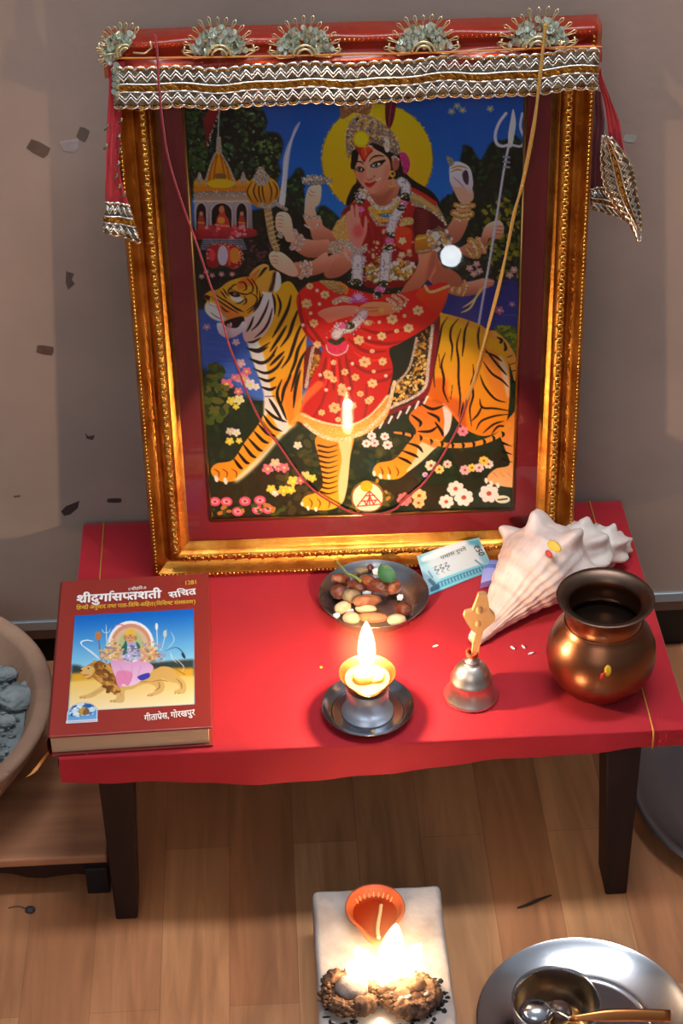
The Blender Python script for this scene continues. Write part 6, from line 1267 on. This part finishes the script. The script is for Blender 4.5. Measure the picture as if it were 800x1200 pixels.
bm = new(); c = SI @ at(628, 1187, .036); blob(bm, c, (.0165, .0145, .0105), 4, 0); q = c+Vector((.010, .0, .004)); tube(bm, spline([q, q.lerp(a, .5)+Vector((0, 0, .003)), a], 5), .0022, 8); obj('spoon_bowl', bm, steel, sp)
bm = new(); blob(bm, (0, 0, 0), (.0125, .0125, .0120), 3, .03, 2, 2); o = obj('betel_nut', bm, mat('dark_nut', (66, 44, 36), .35)); o.location = at(655, 1187, .024); tag(o, 'dark round nut in the small steel bowl, right of the spoon', 'nut')
# ---- steel tray behind the right leg
RP = Vector((.4425, .127, 0))
dish('steel_tray', 'dark-shining round steel tray on the floor behind the right table leg', 'tray', RP, [(0, .021), (.120, .021), (.146, .0225), (.150, .0260), (.1555, .0262), (.1592, .0254), (.1590, .0240), (.156, .0232), (.150, .020), (.140, .004), (.13, 0), (0, 0)][::-1], mat('dull_steel', (126, 126, 132), .3, 1, rvar=.08, nscale=5, bump=.03, bscale=14), 96)
# ---- board and clay bowl of ash
bd = thing('wooden_board', 'low wooden board on dark feet at the left, under the clay bowl', 'board', (-.52, .2, 0))
wb = mat('brown_board_top', (196, 134, 94), .55, col2=(166, 108, 76), nscale=5, stretch=(1, 8, 8), bump=.1, bscale=80)
bm = new(); box(bm, -.25, .2455, -.153, .165, .036, .050, .002); obj('board_top', bm, wb, bd, False)
bm = new(); n = 30; a = None
for i in range(n+1):
    x = -.25+.4955*i/n; zz = .0365-.010-.004*math.sin(x*38)-.0035*math.sin(x*83); r = [bm.verts.new((x, -.1535, .0405)), bm.verts.new((x, -.1535, zz)), bm.verts.new((x, -.139, zz)), bm.verts.new((x, -.139, .0355))]
    if a:
        for j in range(3): bm.faces.new((a[j], a[j+1], r[j+1], r[j]))
    a = r
obj('front_rail', bm, wood_dark, bd, False)
for x in (-.24, .222):
    for y in (-.158, .135): bm = new(); box(bm, x, x+.023, y, y+.026, 0, .036, .001); obj('foot', bm, mat('black_foot', (26, 17, 15), .6), bd, False)
CB = Vector((-.5148, .1693, .0502)); cbm = mat('grey_brown_clay', (172, 134, 108), .8, col2=(140, 106, 86), nscale=12, bump=.3, bscale=120)
bm = new(); lathe(bm, [(0, .0002), (.08, .0002), (.110, .006), (.150, .040), (.177, .082), (.1865, .102), (.1876, .108), (.1840, .1105), (.1720, .1090), (.1680, .104), (.160, .085), (.135, .045), (.09, .014), (0, .012)], 96); o = obj('clay_bowl', bm, cbm); o.location = CB; tag(o, 'wide clay bowl full of grey ash at the left edge', 'bowl')
ashm = mat('blue_grey_ash', (134, 142, 142), .95, col2=(100, 108, 108), nscale=40, bump=.9, bscale=90)
bm = new(); g = 60; vs = {}
for i in range(g+1):
    for j in range(g+1):
        x, y = -.16+.32*i/g, -.16+.32*j/g; rr = math.hypot(x, y)
        if rr < .158: vs[i, j] = bm.verts.new((x, y, .077-.022*(rr/.158)**2*0+.007*noise.noise(Vector((x*22, y*22, 1)))+.004*noise.noise(Vector((x*60, y*60, 4)))+.006*(1-rr/.158)))
for i in range(g):
    for j in range(g):
        q = [vs.get(k) for k in ((i, j), (i+1, j), (i+1, j+1), (i, j+1))]
        if all(q): bm.faces.new(q)
for i in range(1500):
    a, k = rnd.random()*2*PI, .15*math.sqrt(rnd.random()); s = rnd.uniform(.0014, .0042); blob(bm, (k*math.cos(a), k*math.sin(a), .082+rnd.uniform(-.004, .003)), (s, s*rnd.uniform(.6, 1), s*.7), 1, .4, 2, i)
o = obj('ash', bm, ashm, None, False); o.location = CB; tag(o, 'heap of loose blue-grey ash filling the clay bowl', 'ash', kind='stuff')
for k, (x, y, s, lab) in enumerate(((8, 790, .0100, 'rounded ash lump nearest the back of the clay bowl'), (20, 818, .0175, 'largest ash lump in the clay bowl'), (31, 803, .0060, 'small ash lump right of the rounded one, near the bowl rim'), (8, 845, .0085, 'flat ash lump in the clay bowl below the largest lump'))):
    bm = new(); blob(bm, (0, 0, 0), (s*1.15, s, s*.6), 4, .16, 4, k+30); o = obj('ash_lump', bm, mat('ash_lump', (142, 148, 148), .95, col2=(112, 118, 120), nscale=60, bump=.7, bscale=200)); o.location = at(x, y, CB.z+.086); tag(o, lab, 'ash lump')
# ---- bits on the floor
bm = new(); blob(bm, (0, 0, 0), (.0052, .0045, .003), 2, .2, 2, 4); o = obj('dark_seed', bm, mat('dark_bit', (52, 50, 56), .6)); o.location = at(35, 1066, .0022); tag(o, 'small dark round bit on the floor, front left', 'seed')
bm = new(); tube(bm, spline([at(606, 1064, .001), at(618, 1060, .0022), at(632, 1054, .002), at(646, 1049, .0025)], 4), lambda t: .0007+.0010*math.sin(PI*min(1, t*1.05)), 6); tag(obj('twig', bm, mat('dark_twig', (44, 28, 22), .8)), 'short dark twig on the floor between brick and right table leg', 'twig')
bm = new(); tube(bm, spline([at(10, 1064, .001), at(22, 1062, .001), at(38, 1068, .001)], 3), .0006, 5); tag(obj('straw', bm, mat('straw', (120, 84, 54), .8)), 'thin bit of straw on the floor by the dark seed', 'straw')
